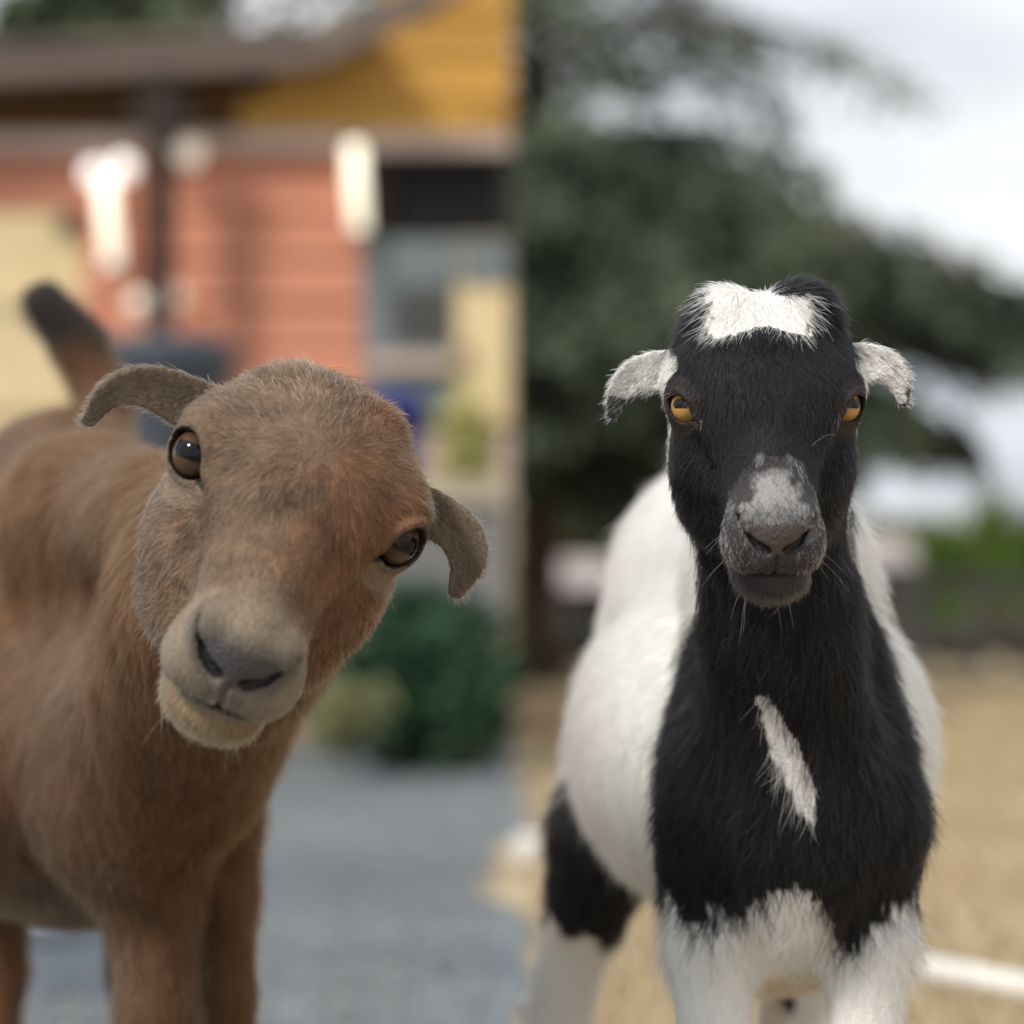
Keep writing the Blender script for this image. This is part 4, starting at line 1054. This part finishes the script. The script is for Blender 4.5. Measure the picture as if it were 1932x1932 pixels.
def eye_material(name, iris1, iris2, pupil_r, shift=0.0, limbus=.0098):
    """iris with a horizontal bar pupil, from the eyeball's own coordinates: X along the slit, Y across, Z out"""
    m, n, l, b = new_mat(name)
    t = n.new('ShaderNodeTexCoord'); sp = n.new('ShaderNodeSeparateXYZ'); l.new(t.outputs['Object'], sp.inputs[0])
    def M(op, a, b_=None, c=None):
        x = n.new('ShaderNodeMath'); x.operation = op
        for i, v in enumerate((a, b_, c)):
            if v is None: continue
            if isinstance(v, (int, float)): x.inputs[i].default_value = v
            else: l.new(v, x.inputs[i])
        return x.outputs[0]
    X = sp.outputs[0]; Y0 = sp.outputs[1]; Y = M('ADD', Y0, shift)
    rr = M('SQRT', M('ADD', M('MULTIPLY', X, X), M('MULTIPLY', Y0, Y0)))
    front = M('GREATER_THAN', sp.outputs[2], 0.0)
    nn = n.new('ShaderNodeTexNoise'); nn.inputs['Scale'].default_value = 900; nn.inputs['Detail'].default_value = 3; l.new(t.outputs['Object'], nn.inputs['Vector'])
    ir = n.new('ShaderNodeMixRGB'); ir.inputs[1].default_value = (*iris1, 1); ir.inputs[2].default_value = (*iris2, 1)
    l.new(nn.outputs['Fac'], ir.inputs[0])
    ax = M('MAXIMUM', M('SUBTRACT', M('ABSOLUTE', X), pupil_r * .62), 0.0)
    pd = M('SQRT', M('ADD', M('MULTIPLY', ax, ax), M('MULTIPLY', Y, Y)))
    pup = n.new('ShaderNodeMapRange'); pup.inputs['From Min'].default_value = pupil_r * .50; pup.inputs['From Max'].default_value = pupil_r * .68
    l.new(pd, pup.inputs[0])
    m1 = n.new('ShaderNodeMixRGB'); m1.inputs[1].default_value = (.004, .004, .005, 1); l.new(pup.outputs[0], m1.inputs[0]); l.new(ir.outputs[0], m1.inputs[2])
    lim = n.new('ShaderNodeMapRange'); lim.inputs['From Min'].default_value = limbus; lim.inputs['From Max'].default_value = limbus + .0016
    l.new(rr, lim.inputs[0])
    m2 = n.new('ShaderNodeMixRGB'); l.new(lim.outputs[0], m2.inputs[0]); l.new(m1.outputs[0], m2.inputs[1]); m2.inputs[2].default_value = (.02, .013, .010, 1)
    l.new(m2.outputs[0], b.inputs['Base Color'])
    b.inputs['Roughness'].default_value = .05; b.inputs['Specular IOR Level'].default_value = .30
    return m

def eyeball(g, side, mat, parent):
    es = g.o.get('eye', 1.0); r = EYE_R * g.s * es; mb = MB(); prof = []
    for i in range(1, 20):
        th = math.pi * i / 20; z = math.cos(th) * r; x = math.sin(th) * r
        if th < .75: z += r * .10 * (1 - (th / .75) ** 2)          # cornea
        prof.append((x, z))
    mb.lathe(prof[::-1], n=32)
    me = mb.mesh('eye', True)
    A = g.dir_world(np.array((-1.0, 0, 0)) - EYE_G * [side, 1, 1] * np.dot(EYE_G * [side, 1, 1], (-1.0, 0, 0))); G = g.dir_world(EYE_G * [side, 1, 1])
    A = A / np.linalg.norm(A); G = G / np.linalg.norm(G); Bv = np.cross(G, A)
    M = Matrix(((A[0], Bv[0], G[0]), (A[1], Bv[1], G[1]), (A[2], Bv[2], G[2])))
    me.transform(M.to_4x4() if False else Matrix.Identity(4))
    c = g.to_world((EYE_C + EYE_G * 1.3) * np.array([side, 1, 1]))
    o = link('eye', me, mat, parent, loc=Vector(c)); o.rotation_euler = M.to_euler()
    return o

def lashes(g, parent, mat, seed):
    rng = random.Random(seed); v = g.o['lid']; w = 16.0; es = g.o.get('eye', 1.0); sp = []
    rho = (w * w + v * v) / (2 * v); h = rho - v
    for side in (-1, 1):
        for i in range(34):
            qa = rng.uniform(-12.5, 11); qb = math.sqrt(max(rho * rho - qa * qa, 0)) - h - 1.2 - .1 * max(qa, 0) + rng.uniform(-.2, .8)
            qg = math.sqrt(max((EYE_R + 1.6 / es) ** 2 - qa * qa - qb * qb, 4))
            p = EYE_C + (EYE_A * qa + EYE_B * qb + EYE_G * qg) * es; d = EYE_G * 1.0 + EYE_A * (qa * .05 + rng.uniform(-.25, .25)) + EYE_B * rng.uniform(-.35, .25)
            sp.append((p * [side, 1, 1], d * [side, 1, 1], rng.uniform(.006, .012)))
    o = whiskers(g, parent, mat, seed, sp); o.name = 'eyelashes'; return o

def whiskers(g, parent, mat, seed, specs):
    """long single hairs on lips and chin"""
    rng = random.Random(seed); hc = bpy.data.hair_curves.new('whiskers'); pts = []; rad = []
    for (p, d, L) in specs:
        P = g.to_world(p); D = g.dir_world(d); D = D / np.linalg.norm(D)
        for k in range(6):
            t = k / 5; pts.append(P + D * L * t + np.array((0, 0, -L * .35 * t * t))); rad.append(.00008 * (1 - .7 * t))
    hc.add_curves([6] * len(specs))
    (hc.attributes['position'].data.foreach_set('vector', np.array(pts, np.float32).ravel()))
    ra = hc.attributes.get('radius') or hc.attributes.new('radius', 'FLOAT', 'POINT'); ra.data.foreach_set('value', np.array(rad, np.float32))
    hc.materials.append(mat); return link('whiskers', hc, None, parent)

FUR = fur_material('fur'); SKIN = skin_material('goat_skin')
def finish_goat(g, root_name, loc, label, coat, whorl, eye_mat, pied_, seed):
    root = empty(root_name, loc); tag(root, label, 'goat', 'goats')
    g.mesh()
    me = np_mesh('body', g.V, g.Q)
    r0 = np.full(len(g.V), .5)
    cv = np.concatenate(list(POOL.map(lambda k: coat(g, g.V[k:k + 20000], r0[k:k + 20000], True), range(0, len(g.V), 20000))))
    qa, qb, qg = eye_local(g.HV, g.o.get('eye', 1.0)); near = (((g.V - g.O) ** 2).sum(1) < (0.19 * g.s * 1000) ** 2)
    rim = near & (eye_open(qa, qb, g.o['lid']) < .6) & (qg > 0)
    cv[rim] = (.020, .014, .012) if pied_ else (.045, .030, .023)
    duct = near & (qa > 11) & (qa < 23) & (np.abs(qb + 2.4 + .1 * (qa - 14)) < 3.2 - .12 * (qa - 11)) & (qg > -6); cv[duct] = (.03, .020, .018)
    X = np.abs(g.HV[:, 0]); um = mouth_u(X, g.HV[:, 1])
    mo = near & (np.abs(g.HV[:, 2] - um) < 3.4) & (g.HV[:, 1] > 70); cv[mo] = (.02, .015, .014)
    S_ = np.stack([X, g.HV[:, 1], g.HV[:, 2]], 1).astype(np.float32)
    no = near & (nostril(S_, g.o.get('nose', 1.0)) < 3.4); cv[no] = (.008, .007, .007)
    ca = me.attributes.new('coat', 'FLOAT_COLOR', 'POINT'); ca.data.foreach_set('color', np.concatenate([cv, np.ones((len(cv), 1))], 1).astype(np.float32).ravel())
    gl = (near & (nose_pad(g.HV, g.o.get('nose', 1.0)) < .5)).astype(np.float32)
    ga = me.attributes.new('gloss', 'FLOAT', 'POINT'); ga.data.foreach_set('value', gl)
    body = link('body', me, SKIN, root)
    for sd_ in (-1, 1): eyeball(g, sd_, eye_mat, root)
    f, n = make_fur('fur', g, coat, whorl, FUR, body, pied_, seed)
    print('FUR', n, 'VERTS', len(g.V))
    return root, body
eye_gold = eye_material('eye_gold', (.40, .19, .045), (.62, .36, .12), .0056, .0018)
eye_brown = eye_material('eye_brown', (.045, .024, .012), (.12, .068, .034), .0098, .0006, .0136)
goat_a, body_a = finish_goat(pied, 'goat', (.21, 2.4, 0), 'black and white goat with golden eyes, white forehead patch and black chest', coat_pied, (0, -58, 78), eye_gold, True, 11)
goat_b, body_b = finish_goat(brown, 'goat', (-.36, 2.6, 0), 'brown short-eared goat tilting its head, pale muzzle, standing on the grey gravel', coat_brown, (2, 18, 46), eye_brown, False, 12)
wm = noise_mat('whisker', (.5, .48, .45), (.6, .58, .55)); wd = noise_mat('whisker_dark', (.05, .045, .04), (.06, .05, .05))
def wspec(seed, n):
    r = random.Random(seed); out = []
    for i in range(n):
        s_ = r.choice((-1, 1))
        if i % 2: out.append(((s_ * r.uniform(2, 20), r.uniform(96, 122), r.uniform(-72, -64)), (s_ * r.uniform(.1, .7), r.uniform(.1, .7), -r.uniform(.3, 1)), r.uniform(.012, .026)))
        else: out.append(((s_ * r.uniform(20, 30), r.uniform(100, 122), r.uniform(-42, -20)), (s_ * 1.0, r.uniform(.1, .6), -r.uniform(.1, .8)), r.uniform(.012, .028)))
    return out
whiskers(pied, body_a, wm, 3, wspec(3, 16)); whiskers(brown, body_b, wm, 4, wspec(4, 16))
whiskers(pied, body_a, wm, 5, [((27, 66, 19), (.5, .2, .9), .030)])
lashes(pied, body_a, wm, 8); lashes(brown, body_b, wd, 9)
